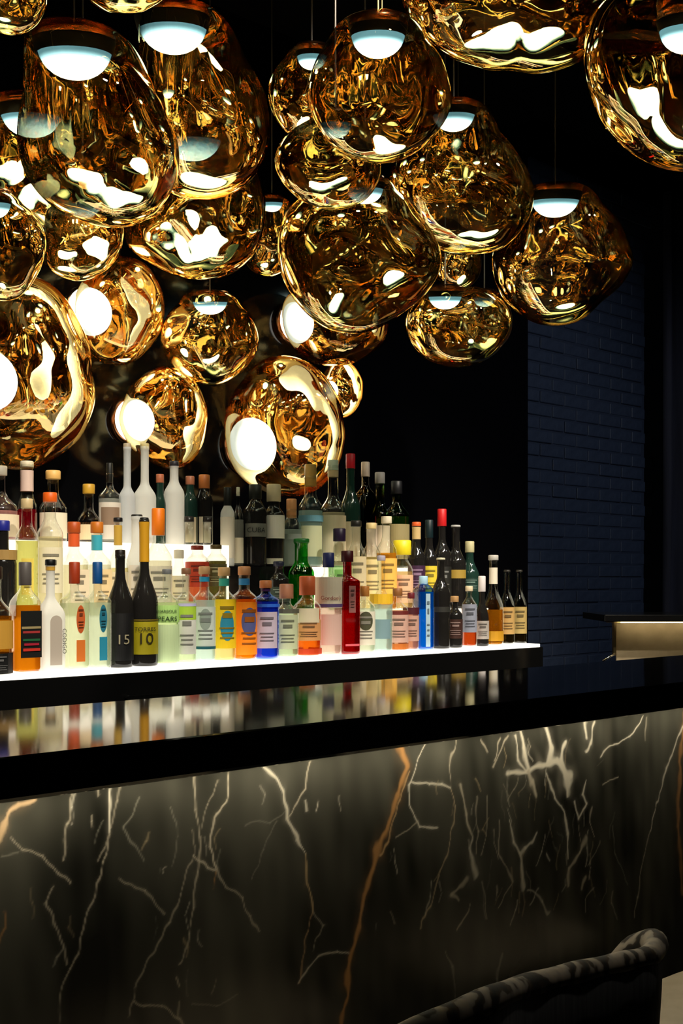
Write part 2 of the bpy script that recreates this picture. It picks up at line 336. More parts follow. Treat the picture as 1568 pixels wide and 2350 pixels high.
VEINS = [
    ([(915, 1700), (932, 1760), (915, 1830), (890, 1900), (865, 1960), (840, 2050), (825, 2130), (805, 2200), (795, 2260), (788, 2380)], (17, 11), OR, .92),
    ([(938, 1770), (920, 1840), (897, 1905), (872, 1965)], (5, 3), (.66, .42, .2), .7),
    ([(1575, 1620), (1562, 1750), (1556, 1900), (1568, 2050)], (14, 12), (.42, .22, .09), .8),
    ([(-10, 1925), (5, 1895), (20, 1870), (45, 1845), (78, 1836)], (14, 11), (.66, .46, .27), .95),
    ([(527, 1760), (515, 1830), (495, 1880), (478, 1950), (490, 1985), (497, 2000)], (6, 4), CR, .9), ([(497, 2000), (470, 1990), (440, 1962)], 4, CR, .7),
    ([(497, 2000), (520, 2040), (555, 2060), (575, 2100), (590, 2140)], (4, 2), CR, .5), ([(495, 2000), (487, 2035)], (5, 2), OR, .5),
    ([(604, 1750), (650, 1820), (660, 1870), (680, 1930), (702, 1962)], (8, 6), WH, .9), ([(702, 1962), (705, 2030), (716, 2090)], (9, 5), (.55, .40, .22), .85),
    ([(716, 2090), (704, 2140), (697, 2200), (686, 2255)], (5, 4), (.5, .33, .18), .6), ([(714, 1745), (700, 1810), (665, 1867)], (6, 4), CR, .8),
    ([(716, 2090), (742, 2125), (725, 2180)], 3, CR, .4), ([(637, 1875), (610, 1950), (575, 2020)], 3, GY, .5),
    ([(254, 1800), (252, 1910)], (7, 6), WH, .85), ([(252, 1910), (240, 1970), (225, 2050), (195, 2120), (165, 2220), (140, 2320), (130, 2370)], (4, 4), CR, .55),
    ([(274, 1800), (268, 1840), (255, 1900)], 4, CR, .35), ([(448, 1780), (452, 1860), (460, 1920), (450, 2000), (452, 2080), (440, 2140), (415, 2210)], (5, 4), CR, .55),
    ([(440, 1962), (420, 2050), (390, 2120), (350, 2180), (315, 2260), (300, 2330)], (4, 3), CR, .45), ([(498, 1790), (480, 1850), (465, 1900)], 3, CR, .35),
    ([(170, 1820), (150, 1890), (145, 1970)], (4, 5), CR, .5), ([(20, 1925), (55, 1955), (95, 1962), (130, 2000), (160, 2030)], (4, 3), CR, .55),
    ([(115, 2030), (105, 2075), (130, 2150), (155, 2210)], (4, 3), CR, .5), ([(8, 2090), (8, 2130), (0, 2170)], 5, OR, .45),
    ([(275, 2010), (310, 2035), (335, 2045), (385, 2100)], (4, 3), CR, .4), ([(320, 1830), (290, 1890), (330, 1980)], 3, GY, .6), ([(40, 1960), (0, 1960)], 3, GY, .6),
    ([(402, 2250), (410, 2268)], (8, 6), CR, .6), ([(310, 2290), (370, 2312), (410, 2332), (432, 2360)], (4, 7), CR, .6), ([(408, 2300), (408, 2330)], 3, CR, .4), ([(545, 2280), (500, 2305), (440, 2305)], 3, GY, .5),
    ([(683, 2255), (705, 2220), (735, 2195), (770, 2184), (802, 2188)], (5, 4), WH, .6), ([(700, 1865), (698, 1840)], (3, 6), WH, .6), ([(724, 1860), (728, 1838)], (3, 6), WH, .7),
    ([(978, 1700), (955, 1760), (940, 1800), (945, 1840), (955, 1870), (962, 1900), (1008, 1902)], (6, 4), WH, .85), ([(945, 1792), (985, 1805), (1010, 1798), (1035, 1810)], 5, WH, .85),
    ([(1035, 1810), (1042, 1850), (1036, 1925), (1010, 2010), (985, 2080), (970, 2130)], (6, 3), (.6, .47, .3), .65), ([(1042, 1690), (1034, 1760), (1035, 1810)], (5, 4), CR, .6), ([(960, 1885), (910, 1915)], 4, CR, .5),
    ([(1190, 1675), (1200, 1720), (1212, 1762)], (14, 12), WH, .95), ([(1176, 1690), (1188, 1750), (1212, 1768)], 6, WH, .8), ([(1165, 1775), (1212, 1768), (1250, 1752)], (8, 20), WH, .9),
    ([(1252, 1672), (1264, 1715), (1256, 1750)], (9, 20), WH, .95), ([(1300, 1705), (1290, 1745), (1304, 1790)], (9, 24), WH, .95), ([(1250, 1752), (1280, 1748), (1304, 1775)], 20, WH, .92),
    ([(1212, 1768), (1222, 1795), (1232, 1822)], (10, 8), CR, .8), ([(1258, 1775), (1275, 1830), (1292, 1850), (1300, 1915), (1303, 1965)], (7, 6), WH, .8), ([(1304, 1790), (1306, 1825)], (14, 7), WH, .85),
    ([(1345, 1660), (1348, 1690)], (18, 10), WH, .9), ([(1362, 1660), (1356, 1700), (1345, 1725)], (5, 9), WH, .85), ([(1346, 1790), (1334, 1822), (1346, 1842), (1330, 1876), (1320, 1840)], (5, 7), WH, .75),
    ([(1150, 1695), (1135, 1740)], 4, CR, .6), ([(1165, 1690), (1130, 1755)], 5, CR, .6), ([(1105, 1700), (1118, 1725)], 5, CR, .5),
    ([(1478, 1640), (1445, 1690), (1410, 1710), (1378, 1738)], 5, WH, .8), ([(1580, 1640), (1530, 1760), (1510, 1830), (1492, 1905)], (6, 5), WH, .75), ([(1492, 1905), (1478, 1965), (1462, 2060), (1455, 2110)], (4, 5), CR, .5),
    ([(1485, 1650), (1482, 1700)], 5, CR, .4), ([(1418, 1780), (1385, 1800)], 4, CR, .6), ([(1060, 1802), (1075, 1870), (1086, 1920)], (8, 6), CR, .7), ([(1086, 1920), (1080, 1960), (1092, 2012)], (6, 14), WH, .6),
    ([(1170, 1880), (1180, 1930), (1194, 1962), (1203, 2032)], (6, 12), WH, .7), ([(1230, 1912), (1206, 1945), (1196, 1968)], (4, 9), WH, .65), ([(1145, 1880), (1146, 1960), (1178, 2020)], (5, 6), CR, .5),
    ([(1070, 2015), (1040, 2050), (1050, 2070)], (12, 7), CR, .55), ([(1082, 2070), (1052, 2135)], 4, CR, .5), ([(1176, 2026), (1144, 2085)], 3, CR, .5), ([(1212, 2042), (1244, 2062), (1258, 2092)], (4, 8), WH, .4),
    ([(1346, 1930), (1330, 1960), (1308, 1990), (1306, 2035)], (12, 6), CR, .6), ([(1344, 2010), (1338, 2040)], 8, CR, .5), ([(1256, 1960), (1266, 1975)], 6, WH, .5), ([(1020, 2180), (1035, 2220), (1050, 2290)], 5, GY, .6),
    ([(1092, 1830), (1100, 1900), (1092, 1960)], 4, CR, .4), ([(1120, 1830), (1112, 1920), (1105, 1960)], 4, CR, .4), ([(1360, 1850), (1356, 1890), (1366, 1920)], 6, CR, .5), ([(1150, 2190), (1140, 2250), (1146, 2290)], 9, GY, .6),
    ([(1404, 1900), (1410, 1960), (1440, 2030)], 4, GY, .5), ([(905, 2120), (895, 2090)], 4, CR, .3), ([(560, 1900), (620, 1885), (652, 1850)], 3, GY, .5), ([(390, 1860), (410, 1920), (400, 1980)], 3, GY, .5),
]
_rs = np.random.RandomState(5)
for _i in range(95):                                     # fine mottling of the right half
    _x = _rs.normal(1215, 95) if _i < 70 else _rs.uniform(60, 900); _y = _rs.uniform(1690, 2060) if _i < 70 else _rs.uniform(1800, 2250); _l = _rs.uniform(20, 75)
    _a = _rs.normal(1.62, .22); VEINS.append(([(_x, _y), (_x + _l * .5 * math.cos(_a) + _rs.normal(0, 4), _y + _l * .5 * math.sin(_a)), (_x + _l * math.cos(_a), _y + _l * math.sin(_a))], (_rs.uniform(2, 5), 2), [CR, WH, GY, (.45, .36, .22)][_rs.randint(4)], _rs.uniform(.15, .42)))
xl, xr = float(atY(-60, 1800, YM)[0]), float(atY(1640, 1800, YM)[0])
marble_panel(xl, xr, .44, H - TS, 720, 400, VEINS, 3)
marble_panel(-1.2, xl - .0015, .1, H - TS, 300, 170, [([(-120 - p[0], p[1]) for p in v[0]], *v[1:]) for v in VEINS], 11)
marble_panel(xr + .0015, 4.6, .1, H - TS, 420, 130, [([(3280 - p[0], 1333 + (p[1] - 1333) * .55) for p in v[0]], *v[1:]) for v in VEINS], 17)
at_bar(box('marble_plinth', xl, xr, YM, YM + .02, .1, .4385, M['gloss_black']))

# ------------------------------------------------------------------ lit bottle shelf behind the bar
ZS = ZC - .25; YS = float(atZ(0, 1552, ZS)[1]); XE = float(atY(1240, 1483, YS)[0]); XS0 = float(atY(-110, 1552, YS)[0])
T0D, T1D, T2D = .19, .335, .49
ROW = {0: YS + .062, 1: YS + .25, 2: YS + .40}; BACK = {0: 0., 1: 0., 2: 0.}
LEVEL = {0: ZS, 1: ZS + .14}
X500 = float(atY(500, 1280, ROW[2])[0]); X690 = float(atY(690, 1300, ROW[2])[0]); X945 = float(atY(950, 1300, ROW[2])[0]); X1090 = float(atY(1095, 1400, ROW[1])[0])
ZL, ZR = float(atY(460, 1250, YS + T1D)[2]), float(atY(600, 1300, YS + T1D)[2])
shelf = thing('bottle_shelf', 'black back bar unit with stepped cream lit shelves full of bottles', 'shelf', (2, YS, 0))
def at_shelf(o): o.parent = shelf; o.matrix_parent_inverse = Matrix.Translation((-2, -YS, 0)); return o
at_shelf(box('cabinet_front', XS0, XE + .02, YS, YS + .62, ZS - .16, ZS - .012, M['gloss_black'], bev=.003))
at_shelf(box('cabinet', XS0, XE - .05, YS + .06, YS + .62, .02, ZS - .16, M['black']))
at_shelf(box('lit_shelf', XS0, XE, YS + .001, YS + T0D, ZS - .012, ZS, M['lit_edge']))
at_shelf(box('shelf_base', XS0, XE, YS + T0D, YS + .62, ZS - .012, ZS - .002, M['black']))
at_shelf(box('lit_step', XS0, X1090, YS + T0D, YS + T1D, ZS - .002, LEVEL[1], M['lit']))
at_shelf(box('lit_step', XS0, X500, YS + T1D, YS + T2D, ZS - .002, ZL, M['lit2']))
at_shelf(box('dark_step', X500, X690, YS + T1D, YS + T2D, ZS - .002, ZR, M['gloss_black']))
at_shelf(box('lit_step', X690, X945, YS + T1D, YS + T2D, ZS - .002, ZR, M['lit']))
at_shelf(box('drawer_pull', *(float(atY(p, 1595, YS - .02)[0]) for p in (290, 380)), YS - .022, YS - .012, float(atY(330, 1597, YS - .02)[2]) - .003, float(atY(330, 1597, YS - .02)[2]) + .003, M['chrome']))
for p in (292, 378):
    q = atY(p, 1597, YS - .012); at_shelf(box('pull_post', q[0] - .003, q[0] + .003, YS - .018, YS + .001, q[2] - .003, q[2] + .003, M['chrome']))

# ------------------------------------------------------------------ gold melted-glass lamps
ib = bmesh.new(); bmesh.ops.create_icosphere(ib, subdivisions=5, radius=1)
ib.verts.ensure_lookup_table(); IV = np.array([v.co[:] for v in ib.verts]); IF = [tuple(v.index for v in f.verts) for f in ib.faces]; ib.free()
def dome_mesh(mt):
    n, m = 28, 9; prof = [(math.cos(a) ** .9 if a < 1.5 else .02, math.sin(a)) for a in np.linspace(0, math.pi / 2 - .03, m)]
    me_v, me_f = [], []
    for r_, z_ in prof:
        for k in range(n): me_v.append((r_ * math.cos(6.2832 * k / n), r_ * math.sin(6.2832 * k / n), z_))
    for i in range(m - 1):
        for k in range(n): me_f.append((i * n + k, i * n + (k + 1) % n, (i + 1) * n + (k + 1) % n, (i + 1) * n + k))
    me_f.append(tuple(range(n))[::-1]); me_f.append(tuple((m - 1) * n + k for k in range(n)))
    me = bpy.data.meshes.new('light_dome'); me.from_pydata(me_v, [], me_f); me.polygons.foreach_set('use_smooth', [True] * len(me.polygons)); me.materials.append(mt); return me
DOME, DOMEW = dome_mesh(M['dome']), dome_mesh(M['dome_wall'])
def ell(cx, cy, rx, ry, n=12): return [(cx + rx * math.cos(2 * math.pi * k / n), cy + ry * math.sin(2 * math.pi * k / n)) for k in range(n)]
def globe(outline, D, seed, lump):
    rs = np.random.RandomState(seed)
    P = np.array(outline, float); c = .5 * (P.min(0) + P.max(0)) * .5 + .5 * P.mean(0)
    cen = atD(c[0], c[1], D)
    fw = cen - CAM; fw /= np.linalg.norm(fw); ri = np.cross(fw, UP); ri /= np.linalg.norm(ri); up = np.cross(ri, fw)
    ang, rad = [], []
    for p in outline:
        d = ray(*p); q = CAM + d * (np.dot(cen - CAM, fw) / np.dot(d, fw)) - cen
        ang.append(math.atan2(q @ up, q @ ri)); rad.append(np.linalg.norm(q))
    o = np.argsort(ang); ang = np.array(ang)[o]; rad = np.array(rad)[o]
    a3 = np.concatenate([ang - 2 * np.pi, ang, ang + 2 * np.pi]); r3 = np.tile(rad, 3)
    g = np.linspace(-np.pi, np.pi, 361)[:-1]; rg = np.interp(g, a3, r3)
    k = np.exp(-np.linspace(-3, 3, 31) ** 2 / 2); k /= k.sum()                     # rounds the corners of the outline
    rg = np.convolve(np.tile(rg, 3), k, 'same')[360:720]
    rm = rg.mean()
    U = IV; cc = U[:, 2]; ph = np.arctan2(U[:, 1], U[:, 0])
    Rp = np.interp(ph, np.concatenate([g - 2 * np.pi, g, g + 2 * np.pi]), np.tile(rg, 3))
    s2 = cc ** 2; r_ = Rp * (1 - s2) + rm * .97 * s2
    nz = np.zeros(len(U))
    for i in range(11):
        kv = rs.normal(size=3); kv *= rs.uniform(1.6, 5.2) / np.linalg.norm(kv)
        nz += np.sin(U @ kv + rs.uniform(0, 6.28) + .8 * np.sin(U @ rs.normal(size=3) * 1.5)) / (1 + .35 * np.linalg.norm(kv))
    fn = np.zeros(len(U))
    for i in range(9):
        kv = rs.normal(size=3); kv *= rs.uniform(6, 11) / np.linalg.norm(kv)
        fn += np.sin(U @ kv + rs.uniform(0, 6.28) + 1.5 * np.sin(U @ rs.normal(size=3) * 2.5)) / 3
    r_ = r_ * (1 + lump * nz * (.10 + .90 * np.abs(cc) ** .8) + lump * .28 * fn * (.25 + .75 * np.abs(cc)))
    W = (U[:, [0]] * ri + U[:, [1]] * up + U[:, [2]] * fw) * r_[:, None]
    return cen, W, rm
LAMPS = []
def lamp(kind, outline, D, dome, label, lump=.07, wire=None):
    """kind 'p' pendant hung from the ceiling, 'w' fixed to the back wall; dome = (px, py, width px)"""
    if kind == 'w': D += .18
    seed = int(abs(outline[0][0] * 7 + outline[0][1] * 3)) + 11
    cen, W, rm = globe(outline, D, seed, lump)
    dx, dy, dw = dome
    if kind == 'p':
        dp = atD(dx, dy, D); rd = dw * D / F / 2; top = dp + np.array([0, 0, rd * .42])
        # the shell closes up to the cap: pull the shell top to the cap plane
        t = thing('pendant_lamp', label, 'lamp', tuple(np.array([dp[0], dp[1], top[2]])), group='gold melted glass pendant lamps over the bar')
        loc = np.array([dp[0], dp[1], top[2]])
        Wp = W + cen; over = Wp[:, 2] > loc[2] + .006
        Wp[over, 2] = loc[2] + .006 + (Wp[over, 2] - loc[2] - .006) * .12
        hd = np.hypot(Wp[:, 0] - loc[0], Wp[:, 1] - loc[1]); env = loc[2] - 1.3 * (np.maximum(0, hd - 1.25 * rd) ** 2) / rd
        low = (Wp[:, 2] < env) & (Wp[:, 2] > loc[2] - rm * .75) & (hd < 2.4 * rd)
        Wp[low, 2] = env[low]
        mesh_obj('glass_globe', Wp - loc, IF, M['film'], t, True)
        d = bpy.data.objects.new('light_dome', DOME); C.objects.link(d); d.parent = t; tilt = Matrix.Rotation(math.radians(12), 4, Vector(R))               # fittings hang a little askew, as melted
        d.matrix_local = tilt @ Matrix.Translation((0, 0, -.012)) @ Matrix.Rotation(math.pi, 4, 'X') @ Matrix.Diagonal((rd * 1.06, rd * 1.06, rd * .92, 1))
        vs, fs = lathe([(rd * .3, .022), (rd * 1.08, .016), (rd * 1.16, .006), (rd * 1.16, -.002), (rd * 1.1, -.004)], 28); cp_ = mesh_obj('cap', vs, fs, M['copper'], t, True); cp_.matrix_local = tilt
        n_ = 28; vs = [(rr_ * math.cos(6.28319 * k / n_), rr_ * math.sin(6.28319 * k / n_), zz_) for rr_, zz_ in ((rd * 1.17, -.003), (rd * 1.08, -rd * .40), (rd * 1.05, -rd * .40), (rd * 1.15, -.006)) for k in range(n_)]
        fs = [(i * n_ + k, i * n_ + (k + 1) % n_, (i + 1) * n_ + (k + 1) % n_, (i + 1) * n_ + k) for i in range(3) for k in range(n_)]
        co_ = mesh_obj('collar', vs, fs, M['black'], t, True); co_.matrix_local = tilt
        h = ZCEIL - loc[2]
        vs, fs = tube([(0, 0, .02), (0, 0, h)], .0022 if wire else .0025, 6); mesh_obj('cord', vs, fs, M['gold_wire'] if wire else M['cord'], t)
        if wire:
            vs, fs = tube([(.011, 0, .02), (.011, 0, h)], .0012, 6); mesh_obj('suspension_wire', vs, fs, M['gold_wire'], t)
    else:
        rd = dw * D / F / 2; cw = cen
        dpp = atY(dx, dy, YW - .06)                                            # dome sits against the wall plate
        loc = np.array([dpp[0], YW, dpp[2]])
        t = thing('wall_lamp', label, 'lamp', tuple(loc), group='gold melted glass lamps on the back wall')
        Wp = W + cen; over = Wp[:, 1] > YW - .012
        Wp[over, 1] = YW - .012 + (Wp[over, 1] - YW + .012) * .02
        mesh_obj('glass_globe', Wp - loc, IF, M['film'], t, True)
        d = bpy.data.objects.new('light_dome', DOMEW); C.objects.link(d); d.parent = t; d.rotation_euler = (math.pi / 2, 0, 0); d.scale = (rd, rd, rd * .62); d.location = (0, -.03, 0)
        vs, fs = lathe([(rd * 1.1, 0), (rd * 1.1, .02), (rd * .98, .03)], 28); pl = mesh_obj('wall_plate', vs, fs, M['copper'], t, True); pl.rotation_euler = (math.pi / 2, 0, 0)
    return t
lamp('p', [(170, 92), (250, 118), (325, 180), (380, 265), (411, 335), (400, 430), (345, 500), (270, 528), (180, 505), (90, 440), (50, 350), (48, 250), (80, 160), (110, 110)], 3.0, (170, 125, 162), 'big gold pendant at upper left with a wide pale blue dome, slumping to the right')
lamp('p', [(85, 250), (170, 270), (225, 360), (250, 450), (235, 515), (160, 540), (80, 520), (-20, 450), (-110, 380), (-120, 300), (-20, 255)], 3.62, (70, 270, 130), 'broad gold pendant half hidden behind the big upper left one, cut by the left edge')
lamp('p', [(395, 42), (470, 60), (540, 110), (595, 180), (622, 270), (610, 370), (560, 430), (480, 458), (400, 440), (340, 360), (320, 240), (325, 130), (350, 60)], 3.38, (396, 70, 150), 'tall gold pendant directly right of the big upper left one, pale blue dome on top')
lamp('p', [(450, 290), (540, 330), (595, 420), (606, 500), (585, 580), (530, 635), (450, 638), (360, 612), (295, 570), (280, 500), (310, 400), (370, 320)], 3.9, (440, 325, 130), 'wide gold pendant below the tall one, above the small one on a short cord')
lamp('p', [(868, 55), (950, 70), (1010, 130), (1030, 200), (1020, 270), (980, 330), (920, 368), (860, 375), (790, 350), (735, 300), (708, 230), (720, 160), (760, 95), (800, 65)], 2.3, (868, 84, 118), 'round gold pendant at top centre hanging on two gold wires', wire=True)
lamp('p', ell(714, 215, 95, 100), 3.0, (716, 130, 64), 'small gold pendant at top centre peeking out left of the two-wire one')
lamp('p', [(752, 268), (820, 285), (868, 340), (876, 390), (850, 450), (790, 480), (720, 470), (660, 430), (628, 380), (640, 330), (690, 285)], 2.65, (770, 285, 70), 'small gold pendant tucked right below the two-wire pendant')
lamp('p', [(1050, 242), (1130, 290), (1190, 360), (1215, 440), (1195, 510), (1150, 560), (1080, 582), (1000, 570), (920, 510), (890, 420), (910, 340), (970, 270)], 3.42, (1042, 266, 92), 'large gold pendant right of centre with a bright blob in its flattened bottom')
lamp('p', [(850, 412), (910, 430), (960, 490), (1005, 560), (1012, 600), (980, 660), (920, 720), (850, 760), (770, 757), (700, 710), (650, 640), (635, 570), (650, 500), (700, 440), (780, 415)], 3.06, (838, 435, 80), 'central large gold pendant bulging to a point on its right side')
lamp('p', [(1275, 433), (1340, 445), (1400, 490), (1445, 560), (1460, 590), (1440, 640), (1380, 690), (1310, 742), (1240, 747), (1180, 710), (1140, 650), (1128, 590), (1160, 520), (1210, 455)], 4.15, (1275, 462, 106), 'rightmost low gold pendant with pointed side, before the navy brick wall')
lamp('p', [(1050, 660), (1120, 668), (1165, 700), (1177, 745), (1150, 800), (1090, 836), (1010, 836), (955, 805), (930, 750), (940, 700), (980, 668)], 3.80, (1022, 682, 72), 'small squat gold pendant below the large one right of centre')
lamp('p', ell(1118, 738, 58, 70), 4.5, (1112, 684, 50), 'tiny gold pendant seen behind the squat one right of centre')
lamp('p', ell(1052, 605, 54, 62), 4.75, (1052, 556, 40), 'far small gold pendant showing between the large and the squat one')
lamp('p', [(484, 675), (540, 690), (585, 740), (596, 790), (565, 845), (510, 882), (450, 877), (395, 835), (370, 780), (385, 725), (430, 685)], 4.22, (482, 694, 76), 'small round gold pendant hanging alone low on a short visible cord')
lamp('p', ell(616, 545, 66, 92), 4.45, (624, 466, 46), 'slim small gold pendant squeezed between the wide and the pointed central one')
lamp('p', [(-10, 450), (55, 470), (95, 520), (103, 580), (80, 640), (30, 690), (-40, 680), (-100, 640), (-120, 570), (-100, 500), (-60, 460)], 2.75, (-20, 468, 80), 'gold pendant cut by the left edge at mid height of the cluster')
lamp('p', [(190, 450), (250, 470), (282, 530), (270, 590), (225, 632), (170, 645), (120, 620), (100, 560), (110, 500), (150, 460)], 3.35, (190, 470, 76), 'small gold pendant showing only its bottom under the big upper left one')
lamp('p', ell(25, -10, 85, 92), 2.3, (20, -88, 70), 'gold pendant cut by the top left corner')
lamp('p', ell(290, -72, 116, 103), 2.7, (290, -155, 80), 'gold pendant of which only the bottom shows at the top edge left')
lamp('p', [(1000, -150), (925, -20), (950, 50), (1000, 105), (1080, 144), (1180, 157), (1290, 150), (1366, 110), (1400, 0), (1370, -120), (1280, -210), (1140, -230)], 2.72, (1170, -210, 150), 'very large gold pendant cut by the top edge right of centre')
lamp('p', [(1570, -90), (1450, -60), (1375, 20), (1346, 160), (1360, 240), (1410, 320), (1500, 382), (1590, 396), (1700, 360), (1770, 260), (1790, 130), (1740, 0), (1660, -70)], 2.2, (1585, 70, 130), 'huge near gold pendant cut by the right edge at the top')
lamp('w', [(275, 588), (330, 605), (370, 660), (378, 720), (350, 790), (290, 838), (220, 828), (180, 770), (168, 710), (185, 650), (225, 600)], 3.97, (215, 712, 112), 'egg shaped gold wall lamp on the left with its white dome facing the room', .062)
lamp('w', [(380, 842), (430, 860), (465, 920), (473, 980), (455, 1045), (410, 1078), (340, 1055), (290, 1010), (273, 960), (285, 920), (320, 870)], 4.05, (318, 964, 104), 'upright oval gold wall lamp just above the frosted white bottles', .062)
lamp('w', [(650, 816), (710, 830), (760, 880), (788, 960), (785, 1040), (750, 1110), (690, 1140), (610, 1130), (545, 1090), (520, 1010), (525, 930), (560, 870), (600, 828)], 4.36, (588, 1022, 135), 'large gold wall lamp behind the middle bottles with a big white dome', .062)
lamp('w', [(60, 628), (130, 660), (185, 740), (207, 850), (190, 960), (140, 1040), (70, 1080), (-40, 1060), (-120, 980), (-150, 860), (-110, 740), (-30, 650)], 3.57, (-20, 870, 150), 'very large gold wall lamp cut by the left edge above the bottles', .095)
lamp('w', [(770, 640), (840, 660), (885, 720), (880, 780), (830, 825), (770, 838), (700, 815), (655, 760), (650, 700), (690, 650)], 4.6, (690, 738, 96), 'gold wall lamp mostly hidden behind the pointed central pendant', .062)
lamp('w', ell(784, 893, 48, 66), 4.75, (766, 895, 50), 'smallest gold wall lamp beside the top of the large middle wall lamp', .062)

# ------------------------------------------------------------------ bottles
BOT = []
def B(tier, x, top, w, sh, label, gl='clear', liq=None, fill=None, cap=('202020', 18, 1.1), bands=(), sect='r', text=(), yaw=0., ring=None, cat='bottle'):
    BOT.append(dict(tier=tier, x=x, top=top, w=w, sh=sh, label=label, gl=gl, liq=liq, fill=fill, cap=cap, bands=bands, sect=sect, text=text, yaw=yaw, ring=ring, cat=cat))
# sh = (height of body top, height where the neck starts, neck radius ratio); bands = (z0, z1, colour, arc degrees, shape)
WINE, SPIRIT, TALL = (.56, .74, .36), (.62, .78, .36), (.60, .72, .40)
# --- front row on the lit shelf
B(0, -12, 1300, 80, (.55, .72, .36), 'amber liqueur bottle with black base band cut by the left edge', liq='a8660c', cap=('2a1a12', 30, 1.1), bands=[(.0, .2, '0a0a0a', 340, 'r'), (.24, .5, 'c8963a', 150, 'r')])
B(0, 58, 1290, 80, (.62, .78, .40), 'amber bottle with black label and red stripes, second in front row', liq='d98410', cap=('55504e', 54, 1.15), bands=[(.14, .56, '0c0c0a', 120, 'r'), (.40, .42, '9a8a60', 90, 'r'), (.36, .38, 'a03030', 80, 'r'), (.29, .31, '1c6038', 80, 'r'), (.25, .27, 'a01830', 70, 'r'), (.20, .225, 'c03020', 80, 'r')], sect='s')
B(0, 125, 1284, 78, (.50, .68, .36), 'frosted white bottle with black cap and grey arched label in front row', gl='frost', cap=('0a0a0a', 14, 1.15), bands=[(.06, .50, 'b9ada0', 62, 'o')], text=[('CODIGO', .08, .46, '3a3630', 'v', .70)], ring=('c89a3c', .90, .935), sect='s')
B(0, 184, 1290, 88, (.63, .74, .36), 'squat clear bottle with red-brown cap and orange medallion label', liq='e8ecd2', cap=('9a3414', 50, 1.15), bands=[(.34, .60, 'c25a28', 44, 'o'), (.08, .28, 'd8742c', 44, 'r')], sect='s')
B(0, 236, 1290, 86, (.63, .74, .36), 'squat clear bottle with blue cap and teal medallion label', liq='dfe8d4', cap=('0c4a86', 50, 1.15), bands=[(.34, .60, '1f6e86', 44, 'o'), (.08, .30, '2484a0', 44, 'r')], sect='s')
B(0, 282, 1262, 80, (.50, .80, .36), 'very dark brandy bottle with black label beside the gold-topped one', gl='black', cap=('16100c', 20, 1.0), bands=[(.06, .46, '0c0c0e', 150, 'r')], text=[('15', .20, .28, '9a9276', 'h', .2)])
B(0, 333, 1188, 84, (.41, .66, .34), 'tall dark bottle with gold foil neck and yellow label reading 10', gl='black', cap=('101010', 8, .9), bands=[(.08, .30, 'a69a12', 150, 'r'), (.305, .315, '6a5a14', 150, 'r')], text=[('TORRES', .235, .265, '2a2408', 'h', .0), ('10', .15, .225, '2a2408', 'h', .1)], ring=('c8921e', .70, .97))
B(0, 386, 1306, 78, (.66, .76, .34), 'clear bottle with pale green label and dark green pear lettering', liq='dff0c0', cap=('74777a', 12, 1.1), bands=[(.02, .42, 'd2eab4', 190, 'r'), (.44, .62, 'a9d47a', 190, 'r')], text=[('HARBOUR', .52, .60, '183418', 'h', .0), ('PEARS', .44, .52, '183418', 'h', .0)])
B(0, 430, 1304, 70, (.66, .76, .36), 'clear bottle with lime green label top and brown stopper', liq='e2efcf', cap=('8a6148', 14, 1.2), bands=[(.1, .58, 'd4d6cc', 130, 'r'), (.46, .60, 'a4c83c', 130, 'r'), (.60, .63, 'b8b4dc', 130, 'r')])
B(0, 469, 1300, 76, (.66, .76, .42), 'clear bottle with cork and teal crossed label lines', liq='dcefec', cap=('d8a878', 18, 1.15), bands=[(.16, .58, 'c6d2ca', 130, 'r'), (.34, .56, '8c9a90', 60, 'o'), (.14, .17, '1c5a66', 130, 'r')], ring=('2f9fd0', .84, .89))
B(0, 514, 1302, 78, (.66, .76, .42), 'yellow labelled bottle with half blue disc and cork', liq='f2e6a0', cap=('dcae76', 20, 1.15), bands=[(.14, .66, 'f0c818', 170, 'r'), (.22, .54, '2a8aa8', 70, 'o')], ring=('3fae9c', .80, .88), yaw=.2)
B(0, 558, 1300, 80, (.66, .76, .42), 'bright orange bottle with dusky blue disc and cork', gl='clear', liq='ff8a08', cap=('d89868', 20, 1.15), bands=[(.06, .62, 'ff8c10', 170, 'r'), (.26, .56, '51568a', 76, 'o')], ring=('3f8fd0', .80, .87), yaw=.35)
B(0, 610, 1332, 84, (.74, .84, .34), 'cobalt blue bottle with lavender label and short cork', gl='blue', liq='4a68d8', cap=('c07848', 18, 1.25), bands=[(.14, .60, 'b7a9bb', 100, 'r'), (.66, .70, '2a64d0', 340, 'r')], ring=('3a2050', .86, .92))
B(0, 656, 1340, 74, (.62, .74, .36), 'pale green glass bottle with grey-green label and patterned paper cap', liq='cfe0c0', cap=('b4795c', 34, 1.5), bands=[(.12, .58, 'bcc4a0', 110, 'r'), (.60, .66, '5a5a4c', 340, 'r')])
B(0, 697, 1322, 78, (.60, .76, .36), 'orange aperitif bottle with cream diagonal label under the patterned cap', liq='f07818', cap=('d8683c', 44, 1.5), bands=[(.20, .46, 'd89a60', 130, 'r'), (.42, .60, 'e0d2b4', 100, 'r'), (.02, .10, 'c83c10', 340, 'r')])
B(0, 734, 1268, 68, (.70, .80, .36), 'big clear gin bottle with navy cap and red lettering', liq='f0d8cc', cap=('20285c', 34, 1.1), bands=[(.46, .76, 'dcd0b8', 200, 'r'), (.10, .40, 'dcb4a8', 120, 'r'), (.47, .50, '5a4878', 200, 'r')], text=[("Gordon's", .52, .60, '8c2c24', 'h', .1)])
B(0, 795, 1264, 66, (.70, .76, .42), 'tall deep red square bottle with maroon cap', gl='red', liq='c00818', cap=('3a060e', 26, 1.3), bands=[(.40, .66, '94605c', 40, 'r'), (.08, .10, 'd8606a', 84, 'r')], sect='s', yaw=-.25)
